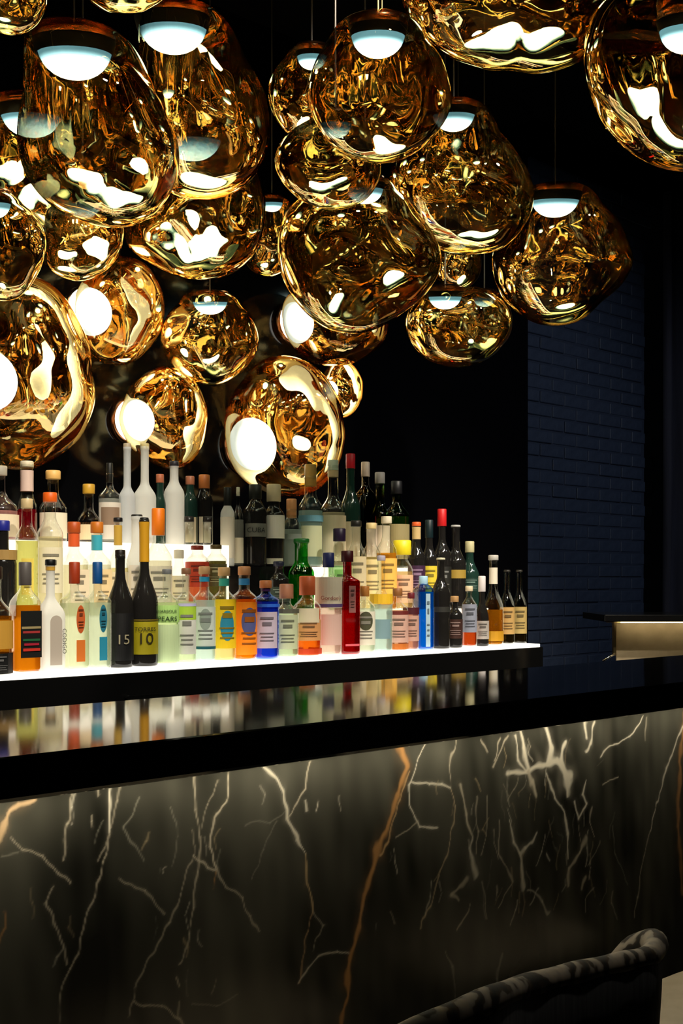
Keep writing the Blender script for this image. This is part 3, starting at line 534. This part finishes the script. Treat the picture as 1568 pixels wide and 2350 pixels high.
B(0, 844, 1345, 50, (.68, .82, .34), 'clear bottle with short cork and dark leafy diagonal label', liq='e4e8d6', cap=('b87838', 24, 1.2), bands=[(.12, .62, 'e2dcc8', 140, 'r'), (.34, .62, '4a4a34', 80, 'o')])
B(0, 875, 1275, 56, (.50, .66, .32), 'clear long-necked bottle with yellow shoulder band', liq='d0e4e0', cap=('b8b0c0', 12, 1.1), bands=[(.50, .60, 'e6b82a', 340, 'r'), (.14, .34, '7a98a0', 90, 'r')])
B(0, 912, 1350, 52, (.66, .80, .36), 'pink-beige bottle with rust band beside the blue gin', liq='e2b090', cap=('8a5a30', 18, 1.2), bands=[(.14, .58, 'd0a494', 190, 'r'), (.58, .64, '6a2420', 190, 'r'), (.02, .12, 'c06824', 340, 'r')])
B(0, 940, 1360, 38, (.66, .80, .36), 'small rosy bottle with maroon band touching the blue gin', liq='d89a80', cap=('6a2028', 14, 1.2), bands=[(.16, .60, 'c49888', 190, 'r'), (.62, .74, '4a1420', 190, 'r')])
B(0, 970, 1322, 54, (.80, .92, .40), 'turquoise blue square gin bottle in the front row', gl='blue', liq='18a0d8', cap=('a8d0e8', 20, 1.2), bands=[(.04, .76, 'a9c4d4', 34, 'r')], sect='s', yaw=-.25)
B(0, 1012, 1280, 44, (.60, .80, .40), 'black bottle with pale cap rim in the right front row', gl='black', cap=('c8c4a8', 5, 1.1), bands=[(.40, .46, '2a2a26', 150, 'r')])
B(0, 1044, 1368, 36, (.62, .78, .40), 'small dark red-brown bottle behind the front row gap', gl='black', cap=('b08858', 14, 1.2), bands=[(.18, .55, '3a2018', 150, 'r')])
B(0, 1077, 1345, 36, (.66, .84, .38), 'slim orange-red bottle with grey-blue label', liq='c04c18', cap=('d8c8a8', 12, 1.2), bands=[(.24, .70, '8c90a0', 130, 'r')])
B(0, 1107, 1322, 32, (.40, .66, .42), 'small dark bottle with white capsule and pale label', gl='black', cap=('dcd4d4', 36, 1.2), bands=[(.10, .36, 'a8a098', 150, 'r')])
B(0, 1132, 1274, 46, (.40, .66, .40), 'amber bottle with white neck sleeve and swing stopper', liq='c88418', cap=('b8b4ac', 12, 1.2), bands=[(.05, .16, 'c8901c', 340, 'r')], ring=('e8ddc8', .68, .86))
B(0, 1164, 1308, 34, (.52, .74, .40), 'clear bottle with amber label near the shelf end', liq='3a2c10', cap=('2a2620', 5, 1.1), bands=[(.14, .50, 'c8a060', 150, 'r')])
B(0, 1192, 1308, 34, (.52, .74, .40), 'last clear bottle with amber label at the shelf end', liq='3a2c10', cap=('2a2620', 5, 1.1), bands=[(.14, .50, 'c0a464', 150, 'r')])
# --- middle step
B(1, 14, 1195, 66, (.56, .72, .44), 'dark bottle with royal blue cap on the middle step at left', gl='black', cap=('1c2488', 24, 1.1), bands=[(.60, .70, 'a08048', 340, 'r')])
B(1, 66, 1145, 56, (.66, .80, .44), 'clear yellow-tinted tall bottle behind the striped label bottle', liq='e4e08a', cap=('c8b084', 22, 1.1), bands=[(.2, .5, 'e0ca58', 60, 'r')])
B(1, 108, 1130, 64, (.66, .80, .46), 'clear bottle with bright orange cap on the middle step', liq='ece2c0', cap=('e06014', 22, 1.1), bands=[(.2, .56, 'e6dcbc', 130, 'r')])
B(1, 176, 1198, 80, (.56, .70, .44), 'squat bottle with orange cap and orange neck label on the middle step', liq='f0ead0', cap=('b04c1a', 26, 1.15), bands=[(.1, .5, 'ead8b8', 120, 'r')], ring=('dc5c2c', .74, .88), sect='s')
B(1, 229, 1198, 80, (.56, .70, .44), 'squat bottle with amber cap and blue neck label on the middle step', liq='ece8d4', cap=('b8681a', 26, 1.15), bands=[(.1, .5, 'eccf9c', 120, 'r')], ring=('3aa0b4', .70, .86), sect='s')
B(1, 272, 1188, 56, (.50, .70, .36), 'clear bottle with black cap and gold neck foil behind the brandy', liq='e8dca8', cap=('141014', 10, 1.1), bands=[(.1, .45, 'e6d6b4', 120, 'r')], ring=('c8a040', .72, .92))
B(1, 300, 1180, 52, (.52, .72, .52), 'white patterned bottle between the two dark brandies', gl='frost', cap=('2a2a26', 9, 1.0), bands=[(.1, .5, 'e6dcd0', 120, 'r')])
B(1, 370, 1167, 70, (.52, .70, .40), 'clear bottle with bright orange capsule in front of the frosted ones', liq='f2ecd8', cap=('f07c10', 62, 1.1), bands=[(.1, .46, 'f0e6ce', 140, 'r')])
B(1, 416, 1262, 50, (.60, .80, .44), 'low cream labelled bottle left of the red labelled one', liq='efe6cc', cap=('e4dcc8', 20, 1.1), bands=[(.15, .6, 'efe4c8', 140, 'r')])
B(1, 450, 1252, 58, (.78, .90, .46), 'bottle with broad brick red label below the glass ledge', liq='c8623c', cap=('8a3020', 10, 1.1), bands=[(.40, .76, 'b83a20', 190, 'r')])
B(1, 484, 1250, 50, (.78, .90, .46), 'olive brown bottle beside the brick red labelled one', liq='5a5426', cap=('5a4a20', 10, 1.1), bands=[(.40, .72, '55522c', 190, 'r')])
B(1, 692, 1236, 60, (.52, .70, .52), 'vivid green bottle standing out in the middle of the shelf', gl='green', liq='08a81c', cap=('0c5a1c', 10, 1.1))
B(1, 640, 1288, 50, (.62, .78, .44), 'dark bottle in the shade below the black ledge', gl='black', cap=('1c2034', 12, 1.1), bands=[(.2, .5, '2a3a30', 140, 'r')])
B(1, 783, 1213, 56, (.56, .72, .44), 'pale green bottle with black-purple capsule behind the red one', liq='b8e0a8', cap=('241430', 30, 1.15), bands=[(.1, .50, '8fd070', 60, 'r')])
B(1, 822, 1195, 50, (.60, .78, .46), 'cream labelled bottle with white neck right of the purple capsule', liq='ece0c0', cap=('1c1a14', 14, 1.1), bands=[(.12, .6, 'ead8ac', 150, 'r')])
B(1, 852, 1200, 50, (.62, .78, .44), 'straw coloured bottle in the middle of the right step', liq='f0dc9c', cap=('d8c088', 14, 1.1), bands=[(.15, .58, 'f0d898', 150, 'r')])
B(1, 884, 1185, 52, (.62, .78, .44), 'golden orange bottle with pale neck on the right step', liq='f0ac38', cap=('e8dcc0', 16, 1.1), bands=[(.15, .55, 'f2bc58', 150, 'r')])
B(1, 924, 1240, 54, (.56, .74, .52), 'bottle wrapped at the neck in lemon yellow', liq='e8c890', cap=('e8d424', 34, 1.5), bands=[(.1, .5, 'e4b48c', 150, 'r')])
B(1, 956, 1198, 44, (.56, .76, .46), 'dark purple bottle with orange top and cream neck band', gl='black', liq=None, cap=('e0602c', 10, 1.05), bands=[(.2, .5, '3a1c3c', 150, 'r')], ring=('c8ac78', .80, .94))
B(1, 986, 1193, 44, (.52, .72, .42), 'dark bottle with teal-black capsule, red ring and yellow label', gl='black', cap=('0c2024', 42, 1.05), bands=[(.16, .48, 'd8c034', 120, 'r')], ring=('8a1c18', .80, .84))
B(1, 1014, 1168, 46, (.52, .70, .40), 'black wine bottle with bright red and white capsule', gl='black', cap=('c81c20', 40, 1.15), bands=[(.12, .42, '1c1c18', 150, 'r')])
B(1, 1046, 1205, 50, (.52, .74, .40), 'black bottle with silver rim and gold-edged label at right', gl='black', cap=('a8a8a4', 5, 1.1), bands=[(.36, .46, 'a08434', 130, 'r')])
B(1, 1074, 1242, 46, (.46, .74, .40), 'dark green bottle with pale neck paper, last on the middle step', gl='dkgreen', cap=('c4bc90', 26, 1.1), bands=[(.25, .45, '14342a', 150, 'r')])
# --- top step, left (lit)
B(2, 8, 1070, 84, (.40, .66, .30), 'clear decanter with a blush of pink at the left edge of top step', liq='f0b8b4', cap=('d8d0c0', 22, 1.2), bands=[(.04, .34, 'e8d8bc', 160, 'r')])
B(2, 54, 1058, 46, (.40, .60, .62), 'bottle with white neck label and crimson liquor on the top step', liq='b40c28', cap=('d8ccb0', 14, 1.0), ring=('d8bcb0', .62, .88))
B(2, 122, 1080, 64, (.44, .68, .40), 'clear round-shouldered bottle with pale cork on the top step', liq=None, cap=('e2b468', 20, 1.25), bands=[(.04, .4, 'e6dcc4', 140, 'r')])
B(2, 217, 1112, 56, (.34, .60, .42), 'clear bottle with gold cap and dark neck on the top step', liq='7a5a3a', cap=('c89a30', 22, 1.2), bands=[(.04, .3, 'e0c8a0', 140, 'r')])
B(2, 270, 1064, 66, (.56, .72, .30), 'clear flat-shouldered bottle with black stopper and brown framed label', liq='e4e4e0', cap=('1a1a18', 44, .9), bands=[(.04, .5, 'd8d0c4', 140, 'r'), (.22, .44, '8c7460', 100, 'r')])
B(2, 299, 1018, 52, (.46, .58, .44), 'rearmost tall frosted vodka bottle with clear neck', gl='frost2', cap=('b8a890', 16, 1.0))
B(2, 336, 1018, 74, (.46, .62, .36), 'tall frosted vodka bottle with pale gold top', gl='frost', cap=('cfc088', 14, 1.02))
B(2, 396, 1058, 66, (.60, .78, .42), 'frosted vodka bottle with dark stopper, right of the two tall ones', gl='frost', cap=('24222a', 12, 1.05))
B(2, 362, 1088, 42, (.55, .75, .60), 'dark green bottle with copper cap between the frosted bottles', gl='dkgreen', cap=('b86a48', 20, 1.05))
B(2, 424, 1092, 46, (.60, .80, .52), 'dark green bottle with copper cap just right of the frosted bottles', gl='dkgreen', cap=('a8684a', 20, 1.05), bands=[(.02, .4, 'd8c8a8', 90, 'r')])
B(2, 459, 1089, 50, (.62, .82, .56), 'dark bottle with tall orange-copper cap at the end of the lit step', gl='black', cap=('c8783c', 32, 1.05), bands=[(.02, .4, 'd4c8ac', 80, 'r')])
# --- top step, middle (black ledge)
B(2, 516, 1118, 58, (.66, .80, .44), 'white labelled bottle with black screw cap at the start of black ledge', gl='frost', cap=('101412', 44, 1.15), bands=[(.1, .62, 'e4dcc8', 170, 'r')])
B(2, 542, 1118, 48, (.60, .80, .30), 'slender white and clear bottle leaning label beside the black one', liq='d8d4cc', cap=('d8d4bc', 20, 1.0), bands=[(.04, .36, 'd8cfb4', 120, 'r')])
B(2, 586, 1112, 62, (.66, .82, .46), 'matt black bottle with slanted silver lettering on the black ledge', gl='black', cap=('101410', 34, 1.1), bands=[(.36, .52, '6a6a62', 120, 'r')], text=[('CUBA', .38, .50, '101010', 'h', .0)])
B(2, 634, 1112, 56, (.62, .74, .54), 'black bottle with cream top and white label on the black ledge', gl='black', cap=('d0c09a', 40, 1.15), bands=[(.34, .62, 'e4ded0', 150, 'r'), (.02, .1, 'b8b49a', 100, 'r')])
B(2, 668, 1145, 58, (.56, .76, .44), 'clear round bottle with inserted cork at the end of black ledge', liq='d8e0d8', cap=('dc9860', 44, .95), bands=[(.40, .48, '8c948c', 100, 'r')])
# --- top step, right (lit)
B(2, 700, 1065, 60, (.56, .72, .46), 'clear flask with golden pointed stopper left of the tall pale bottle', liq='c4dcd8', cap=('c49a4c', 50, .95), bands=[(.1, .4, 'd8dcb4', 110, 'r'), (.44, .50, '6aa0b4', 150, 'r')])
B(2, 767, 1056, 60, (.52, .68, .40), 'tall pale bottle with cream label and yellow strip under the wall lamp', liq='e4dcc0', cap=('bcc8b0', 24, 1.0), bands=[(.06, .48, 'e6d8b8', 150, 'r')], ring=('c4ac84', .84, .90))
B(2, 808, 1042, 48, (.50, .72, .40), 'green bottle with red capsule, tallest on the right', gl='dkgreen', cap=('c01828', 34, 1.1), bands=[(.1, .4, 'd8ccb0', 120, 'r')])
B(2, 836, 1060, 58, (.66, .78, .40), 'olive square bottle with white pointed stopper beside the red capsule', gl='olive', cap=('e2ccbc', 34, 1.1), bands=[(.1, .42, 'e0d0bc', 90, 'r')], sect='s')
B(2, 870, 1084, 46, (.52, .70, .44), 'green and amber bottle with silver cap on the right top step', liq='a08018', gl='green2', cap=('a8a4a0', 26, 1.1), bands=[(.14, .44, 'e8d8bc', 150, 'r')])
B(2, 910, 1104, 60, (.60, .76, .36), 'round-shouldered green bottle with black cap, last on the top step', gl='green2', liq='4a6a2c', cap=('141416', 30, 1.15), bands=[(.10, .50, 'a89a6c', 140, 'r')])

GL = dict(clear=(.93, .95, .93), green=(.12, .62, .14), green2=(.42, .62, .36), dkgreen=(.02, .06, .045), olive=(.20, .18, .06), blue=(.35, .55, .92), red=(.62, .02, .05))
for b in BOT:                                           # place every bottle on its step
    t = b['tier']; same = sorted([q['x'] for q in BOT if q['tier'] == t]); Y = ROW[t] + (BACK[t] if same.index(b['x']) % 2 else 0.); b['Y'] = Y; p = atY(b['x'], 1300, Y)
    zb = LEVEL[t] if t < 2 else (ZL if p[0] < X500 - .02 else ZR)
    D = depth(p); b['p'] = np.array([p[0], Y, zb + .0005]); b['D'] = D
    b['zb'] = zb; b['H'] = float(atY(b['x'], b['top'], Y)[2]) - zb; b['r'] = b['w'] * D / F / 2 * (.76 if b['sect'] == 's' else 1.)
for t in (0, 1, 2):
    row_ = sorted([b for b in BOT if b['tier'] == t], key=lambda b: b['p'][0])
    for it in range(30):
        for a, c in [(row_[i], row_[j]) for i in range(len(row_)) for j in (i + 1, i + 2) if j < len(row_)]:
            ra, rc = [q['r'] * (1.05 if q['sect'] == 's' else 1.) for q in (a, c)]
            gap = math.hypot(c['p'][0] - a['p'][0], c['p'][1] - a['p'][1]); need = ra + rc + .002
            if gap < need:
                if it < 12:
                    s = .5 * (need - gap); a['p'][0] -= s * .3; c['p'][0] += s * .3
                    pass
                else: k = gap / need; a['r'] *= .5 + .5 * k; c['r'] *= .5 + .5 * k
for b in BOT:
    if b['tier'] == 2 and b['zb'] == ZR and b['p'][0] - b['r'] * 1.05 < X500 and b['p'][0] > X500 - .03: b['p'][0] = X500 + b['r'] * 1.05 + .001
for it in range(12):
    for b in BOT:
        for c in BOT:
            if b is c or b['tier'] != c['tier'] or c['p'][0] <= b['p'][0]: continue
            rb, rc = [q['r'] * (1.06 if q['sect'] == 's' else 1.) for q in (b, c)]; gap = math.hypot(*(c['p'] - b['p'])[:2])
            if gap < rb + rc + .001: k = gap / (rb + rc + .0015); b['r'] *= k; c['r'] *= k
def superr(ph, p): return (abs(math.cos(ph)) ** p + abs(math.sin(ph)) ** p) ** (-1 / p)
def profile(b):
    r, Hh = b['r'], b['H']; s0, s1, nr = b['sh']; ch = b['cap'][1] * b['D'] / F
    top = Hh - ch * .55
    pr = [(r * .90, 0.), (r * .985, .004), (r, .012), (r, Hh * s0 * .5), (r, Hh * s0)]
    for k in range(1, 7):
        u = k / 6; e = .5 - .5 * math.cos(math.pi * u); pr.append((r * (1 + (nr - 1) * e), Hh * (s0 + (s1 - s0) * u)))
    z1 = max(Hh * s1 + .004, top - .012)
    pr += [(r * nr * .98, (Hh * s1 + z1) / 2), (r * nr, z1), (r * nr * 1.08, z1 + .002), (r * nr * 1.08, max(top, z1 + .005))]
    return pr, ch
def sect_fn(b, pr):
    s0, s1, nr = b['sh']; Hh = b['H']; pe = 6. if b['sect'] == 's' else 2.
    def f(ph, i):
        z = pr[i][1] / Hh; u = min(1, max(0, (z - s0) / max(1e-4, s1 - s0))); p = pe + (2 - pe) * u; q = superr(ph, p); return (q, q)
    return f
def surf(b, off):
    """maps (metres around the front, height) to the bottle's surface"""
    r = b['r']
    if b['sect'] == 's': return lambda u, v: (u, -(r + off), v)
    return lambda u, v: ((r + off) * math.sin(u / r), -(r + off) * math.cos(u / r), v)
def text_mesh(body, f, u0, z0, z1, vertical, maxw, m, parent):
    cu = bpy.data.curves.new('lettering', 'FONT'); cu.body = body; cu.align_x = 'CENTER'; cu.size = 1; cu.resolution_u = 3
    to = bpy.data.objects.new('lettering', cu); me = bpy.data.meshes.new_from_object(to); bpy.data.objects.remove(to)
    co = np.array([v.co[:] for v in me.vertices]); lo, hi = co.min(0), co.max(0); c = (lo + hi) / 2; sz = hi - lo
    L, Wd = (z1 - z0, maxw) if vertical else (maxw, z1 - z0)
    k = min(L / sz[0], Wd / sz[1])
    for v, q in zip(me.vertices, co):
        a, bb = (q[0] - c[0]) * k, (q[1] - c[1]) * k
        if vertical: a, bb = bb, -a
        v.co = f(u0 + a, (z0 + z1) / 2 + bb)
    me.materials.append(m); o = bpy.data.objects.new('lettering', me); C.objects.link(o); o.parent = parent; return o
def build_bottle(b):
    p = b['p']; rz = (math.atan2(-p[0], p[1]) * .85 if b['sect'] == 'r' else 0.) + b['yaw']
    t = thing('bottle', b['label'], b['cat'], tuple(p), rz, 'spirit bottles on the lit back bar shelves')
    pr, ch = profile(b); fn = sect_fn(b, pr); n = 28
    g = b['gl']
    gm = col((.012, .011, .010), .08) if g == 'black' else frosted((.93, .93, .90)) if g == 'frost' else frosted((.80, .82, .84)) if g == 'frost2' else col((.012, .035, .026), .08) if g == 'dkgreen' else glass(GL[g])
    vs, fs = lathe(pr, n, fn); body = mesh_obj('glass_body', vs, fs, gm, t, True)
    if b['liq']:
        fl = b['fill'] or b['sh'][0] * .98; lv = [(r_ * .93, max(z_, .005)) for r_, z_ in pr if z_ < b['H'] * fl] + [(b['r'] * .93, b['H'] * fl)]
        lv[0] = (lv[0][0], .005); lv = [q for i, q in enumerate(lv) if i == 0 or q[1] > lv[i - 1][1] + 1e-4]
        vs, fs = lathe(lv, n, lambda ph, i: (superr(ph, 6.),) * 2 if b['sect'] == 's' else (1, 1)); mesh_obj('liquid', vs, fs, liquid(hexc(b['liq'])), t, True)
    ccol, chp, cr = b['cap']; rn = b['r'] * b['sh'][2] * cr * 1.06; z0 = b['H'] - ch; z1 = b['H']
    vs, fs = lathe([(rn * .97, z0), (rn, z0 + .001), (rn, z1 - .003), (rn * .9, z1 - .0005), (rn * .5, z1)], 20); mesh_obj('cap', vs, fs, col(hexc(ccol), .45), t, True)
    if b['ring']:
        rc, f0, f1 = b['ring']; q0, q1 = f0 * b['H'], f1 * b['H']; zz = [a[1] for a in pr]; rr_ = [a[0] for a in pr]
        zs_ = np.linspace(q0, q1, 6); rad = np.interp(zs_, zz, rr_) * 1.03 + .0006
        vs, fs = [], []
        for z_, r_ in zip(zs_, rad):
            for k in range(n): vs.append((r_ * math.cos(6.28319 * k / n), r_ * math.sin(6.28319 * k / n), z_))
        for i in range(5):
            for k in range(n): fs.append((i * n + k, i * n + (k + 1) % n, (i + 1) * n + (k + 1) % n, (i + 1) * n + k))
        mesh_obj('neck_sleeve', vs, fs, col(hexc(rc), .4), t, True)
    lastl = None
    for j, (f0, f1, hc, arc, shp) in enumerate(b['bands']):
        off = .0008 + .0005 * j; f = surf(b, off); r = b['r']
        hw = min(math.radians(arc) / 2 * r, 3.05 * r) if b['sect'] == 'r' else min(math.radians(arc) / 2 * r, r * .86)
        q0, q1 = f0 * b['H'] + (.003 if f0 < .03 else 0), f1 * b['H']; vs, fs = [], []
        if shp == 'r':
            m = 16
            for i in range(m + 1):
                u = -hw + 2 * hw * i / m; vs += [f(u, q0), f(u, q1)]
            for i in range(m): fs.append((2 * i, 2 * i + 2, 2 * i + 3, 2 * i + 1))
        else:
            m = 24; cz, rz_ = (q0 + q1) / 2, (q1 - q0) / 2; vs.append(f(0, cz))
            if b['gl'] == 'frost':                      # arched tombstone label
                pts = [(-hw, q0), (hw, q0)] + [(hw * math.cos(a), q1 - hw + hw * math.sin(a)) for a in np.linspace(0, math.pi, 13)]
            else: pts = [(hw * math.cos(6.28319 * i / m), cz + rz_ * math.sin(6.28319 * i / m)) for i in range(m)]
            k = len(pts)
            for g_ in (.25, .5, .75, 1.): vs += [f(q[0] * g_, cz + (q[1] - cz) * g_) for q in pts]
            fs = [(0, 1 + i, 1 + (i + 1) % k) for i in range(k)]
            for g_ in range(3): fs += [(1 + g_ * k + i, 1 + g_ * k + k + i, 1 + g_ * k + k + (i + 1) % k, 1 + g_ * k + (i + 1) % k) for i in range(k)]
        lab = mesh_obj('label' if j == 0 else 'label_stripe', vs, fs, col(hexc(hc), .55), t, False)
        if j == 0 and not b['text'] and q1 - q0 > .05 and b['tier'] < 2 and len(b['bands']) < 4:      # rows of illegible print
            c0 = np.array(hexc(hc)); ink = tuple(float(v) for v in (c0 * .28 if c0.mean() > .12 else c0 * 3 + .12)); vs, fs = [], []; fp = surf(b, .0026)
            for zf, wf, th in ((.80, .55, .06), (.62, .38, .10), (.40, .60, .03), (.30, .50, .03), (.20, .56, .03)):
                z0_ = q0 + (q1 - q0) * zf; n0 = len(vs)
                for i in range(7):
                    u = min(hw, r * 1.1) * wf * (-1 + i / 3); vs += [fp(u, z0_), fp(u, z0_ + (q1 - q0) * th)]
                fs += [(n0 + 2 * i, n0 + 2 * i + 2, n0 + 2 * i + 3, n0 + 2 * i + 1) for i in range(6)]
            pl_ = mesh_obj('print_lines', vs, fs, col(ink, .6), lab); pl_['kind'] = 'stuff'
    for body_t, f0, f1, hc, mode, sh_ in b['text']:
        f = surf(b, .0042); r = b['r']
        text_mesh(body_t, f, sh_ * r, f0 * b['H'], f1 * b['H'], mode == 'v', r * (.36 if mode == 'v' else 1.5), col(hexc(hc), .6), t)
for b in BOT: build_bottle(b)

# small black-topped glasses on the end of the lit top step
for px_, lab in ((434, 'left one of two small glasses with dark tops on the ledge'), (477, 'right one of two small glasses with dark tops on the ledge')):
    q = atY(px_, 1245, YS + T1D + .016); D = depth(q); r = 11 * D / F; t = thing('shot_glass', lab, 'glass', (q[0], YS + T1D + .016, ZL + .0005), 0, 'small glasses on the top step')
    h = float(atY(px_, 1185, YS + T1D + .016)[2]) - ZL
    vs, fs = lathe([(r * .9, 0), (r, .004), (r, h * .8)], 24); mesh_obj('glass_body', vs, fs, glass(GL['clear']), t, True)
    vs, fs = lathe([(r * 1.02, h * .8), (r * 1.04, h * .82), (r * 1.0, h * .98), (r * .7, h)], 24); mesh_obj('top', vs, fs, col((.02, .016, .014), .3), t, True)

# ------------------------------------------------------------------ lit service station at the far right
q = atD(1408, 1425, 4.45); st = thing('service_station', 'black topped station with brass frame and glowing tan front at the right', 'counter', (q[0], q[1], 0), math.atan2(R[1], R[0]))
sc = 4.45 / F; zt = float(q[2])
box('top_slab', -33 * sc, .75, -.10, .30, zt, zt + 16 * sc, M['gloss_black'], st, .003)
box('body', .14, .74, .012, .44, .02, zt, M['black'], st)
box('front_panel', .012, .74, 0, .012, zt - .30, zt - .004, M['tan'], st)
box('brass_post', -.002, .008, -.012, .012, zt - .135, zt - .004, M['brass'], st)
box('brass_rail', -.028, .74, -.014, .0, zt - .006, zt, M['brass'], st)
box('led_strip', .02, .73, -.045, -.035, zt - .006, zt + .001, emis('station_led', (1, .82, .5), 7.0), st)
vs, fs = tube([(.0, -.02, zt - .13), (-.025, -.03, zt - .14), (-.05, -.04, zt - .155)], .004, 8); mesh_obj('brass_hook', vs, fs, M['chrome'], st, True)

# ------------------------------------------------------------------ bar chairs
def chair(name, label, off, group):
    t = thing(name, label, 'chair', (.92 + off, .86, 0), 0, group)
    rim = [(.50, .98, .70), (.49, .86, .76), (.52, .70, .85), (.60, .600, .925), (.72, .622, .918), (.836, .668, .892), (.96, .70, .868), (1.083, .726, .845), (1.16, .742, .832), (1.215, .775, .826), (1.240, .83, .785), (1.235, .90, .70), (1.22, .95, .62)]
    P = [Vector(p) for p in rim]; Q = []
    for i in range(len(P) - 1):                          # Catmull-Rom
        p0, p1, p2, p3 = P[max(i - 1, 0)], P[i], P[i + 1], P[min(i + 2, len(P) - 1)]
        for k in range(6):
            u = k / 6; Q.append(.5 * ((2 * p1) + (p2 - p0) * u + (2 * p0 - 5 * p1 + 4 * p2 - p3) * u * u + (3 * p1 - p0 - 3 * p2 + p3) * u ** 3))
    Q.append(P[-1]); base = Vector((.92, .86, 0)); Q = [q - base for q in Q]
    rad = [.0115 + .009 * max(0, 1 - abs(i / len(Q) - .80) / .16) + .0006 * math.sin(i * 1.1) for i in range(len(Q))]
    vs, fs = tube(Q, rad, 14); mesh_obj('top_roll', vs, fs, M['fabric'], t, True)
    vs, fs = [], []; m = 7
    cen = Vector((-.03, .12, 0))
    for q in Q:
        for k in range(m):
            u = k / (m - 1); z = q.z - .004 - u * (q.z - .56); sq = 1 - .10 * u * u
            vs.append((cen.x + (q.x - cen.x) * sq, cen.y + (q.y - cen.y) * sq, z))
    for i in range(len(Q) - 1):
        for k in range(m - 1): fs.append((i * m + k, (i + 1) * m + k, (i + 1) * m + k + 1, i * m + k + 1))
    sh = mesh_obj('back_shell', vs, fs, M['shell'], t, True); so = sh.modifiers.new('thick', 'SOLIDIFY'); so.thickness = .018; so.offset = 0
    vs, fs = lathe([(.20, .575), (.245, .585), (.255, .61), (.25, .635), (.22, .65), (.1, .655)], 32, lambda ph, i: (superr(ph, 3.5),) * 2)
    se = mesh_obj('seat', vs, fs, M['cream'], t, True); se.location = (-.05, .0, 0); se.scale = (1.1, .56, 1)
    for sx in (-1, 1):
        for sy in (-1, 1):
            vs, fs = tube([(-.05 + sx * .15, .0 + sy * .08, .58), (-.05 + sx * .20, .0 + sy * .12, 0)], [.016, .011], 10); mesh_obj('leg', vs, fs, M['steel'], t, True)
    vs, fs = tube([(-.05 + .19 * sx_, .0 + .11 * sy_, .22) for sx_, sy_ in ((-1, -1), (1, -1), (1, 1), (-1, 1), (-1, -1))], .007, 8); mesh_obj('footrest', vs, fs, M['steel'], t, True)
    return t
chair('bar_chair', 'barrel bar chair with grey patterned padded rim in the lower right foreground', 0, 'bar chairs at the counter')
t = thing('bar_stool', 'bar stool of which only the cream seat shows right of the patterned chair', 'stool', (1.56, .86, 0))
vs, fs = lathe([(.15, .58), (.185, .588), (.195, .61), (.19, .632), (.16, .645), (.05, .648)], 32, lambda ph, i: (superr(ph, 4.),) * 2); se = mesh_obj('seat', vs, fs, M['cream'], t, True); se.scale = (1, .75, 1)
vs, fs = lathe([(.022, .03), (.022, .58)], 16); mesh_obj('column', vs, fs, M['steel'], t, True)
vs, fs = lathe([(.15, 0), (.15, .012), (.03, .03)], 32); mesh_obj('base', vs, fs, M['steel'], t, True)
vs, fs = tube([(.12 * math.cos(a), .12 * math.sin(a), .25) for a in np.linspace(0, 6.28319, 25)], .007, 8); mesh_obj('footrest', vs, fs, M['steel'], t, True)

# ------------------------------------------------------------------ added unseen ceiling spots, to brighten the brick wall, chair and bottles
def spot(loc, aim, energy, size, colr, label):
    t = thing('added_spot', label, 'light', loc, 0)
    vs, fs = lathe([(.03, 0), (.045, -.02), (.045, -.10), (.038, -.10), (.036, -.05)], 20); mesh_obj('added_spot_body', vs, fs, M['black'], t, True)
    ld = bpy.data.lights.new('added_spot_light', 'SPOT'); ld.energy = energy; ld.spot_size = size; ld.spot_blend = .9; ld.shadow_soft_size = .05; ld.color = colr
    lo = bpy.data.objects.new('added_spot_light', ld); C.objects.link(lo); lo.parent = t; lo.location = (0, 0, -.11)
    d = Vector(aim) - Vector(loc); lo.rotation_euler = d.to_track_quat('-Z', 'Y').to_euler()
spot((4.6, .4, ZCEIL), (4.9, YB, 1.5), 130, 1.2, (.80, .88, 1.0), 'added unseen fill light at the ceiling aimed at the navy brick wall')  # added light, lifts the brick wall out of the dark
spot((1.05, .62, ZCEIL), (1.02, .74, .8), 26, .35, (1.0, .88, .72), 'added unseen fill light at the ceiling straight above the bar chair')  # added light that brightens the chair rim
for k, xx in enumerate((.95, 1.6, 2.25, 2.9, 3.5)):  # added row of lights to brighten bottles and labels from the front
    spot((xx - .25, .75, ZCEIL), (xx + .35, ROW[1], 1.4), 330, .7, (1.0, .9, .74), ('first', 'second', 'third', 'fourth', 'fifth')[k] + ' in an added row of unseen fill lights aimed at the bottles')
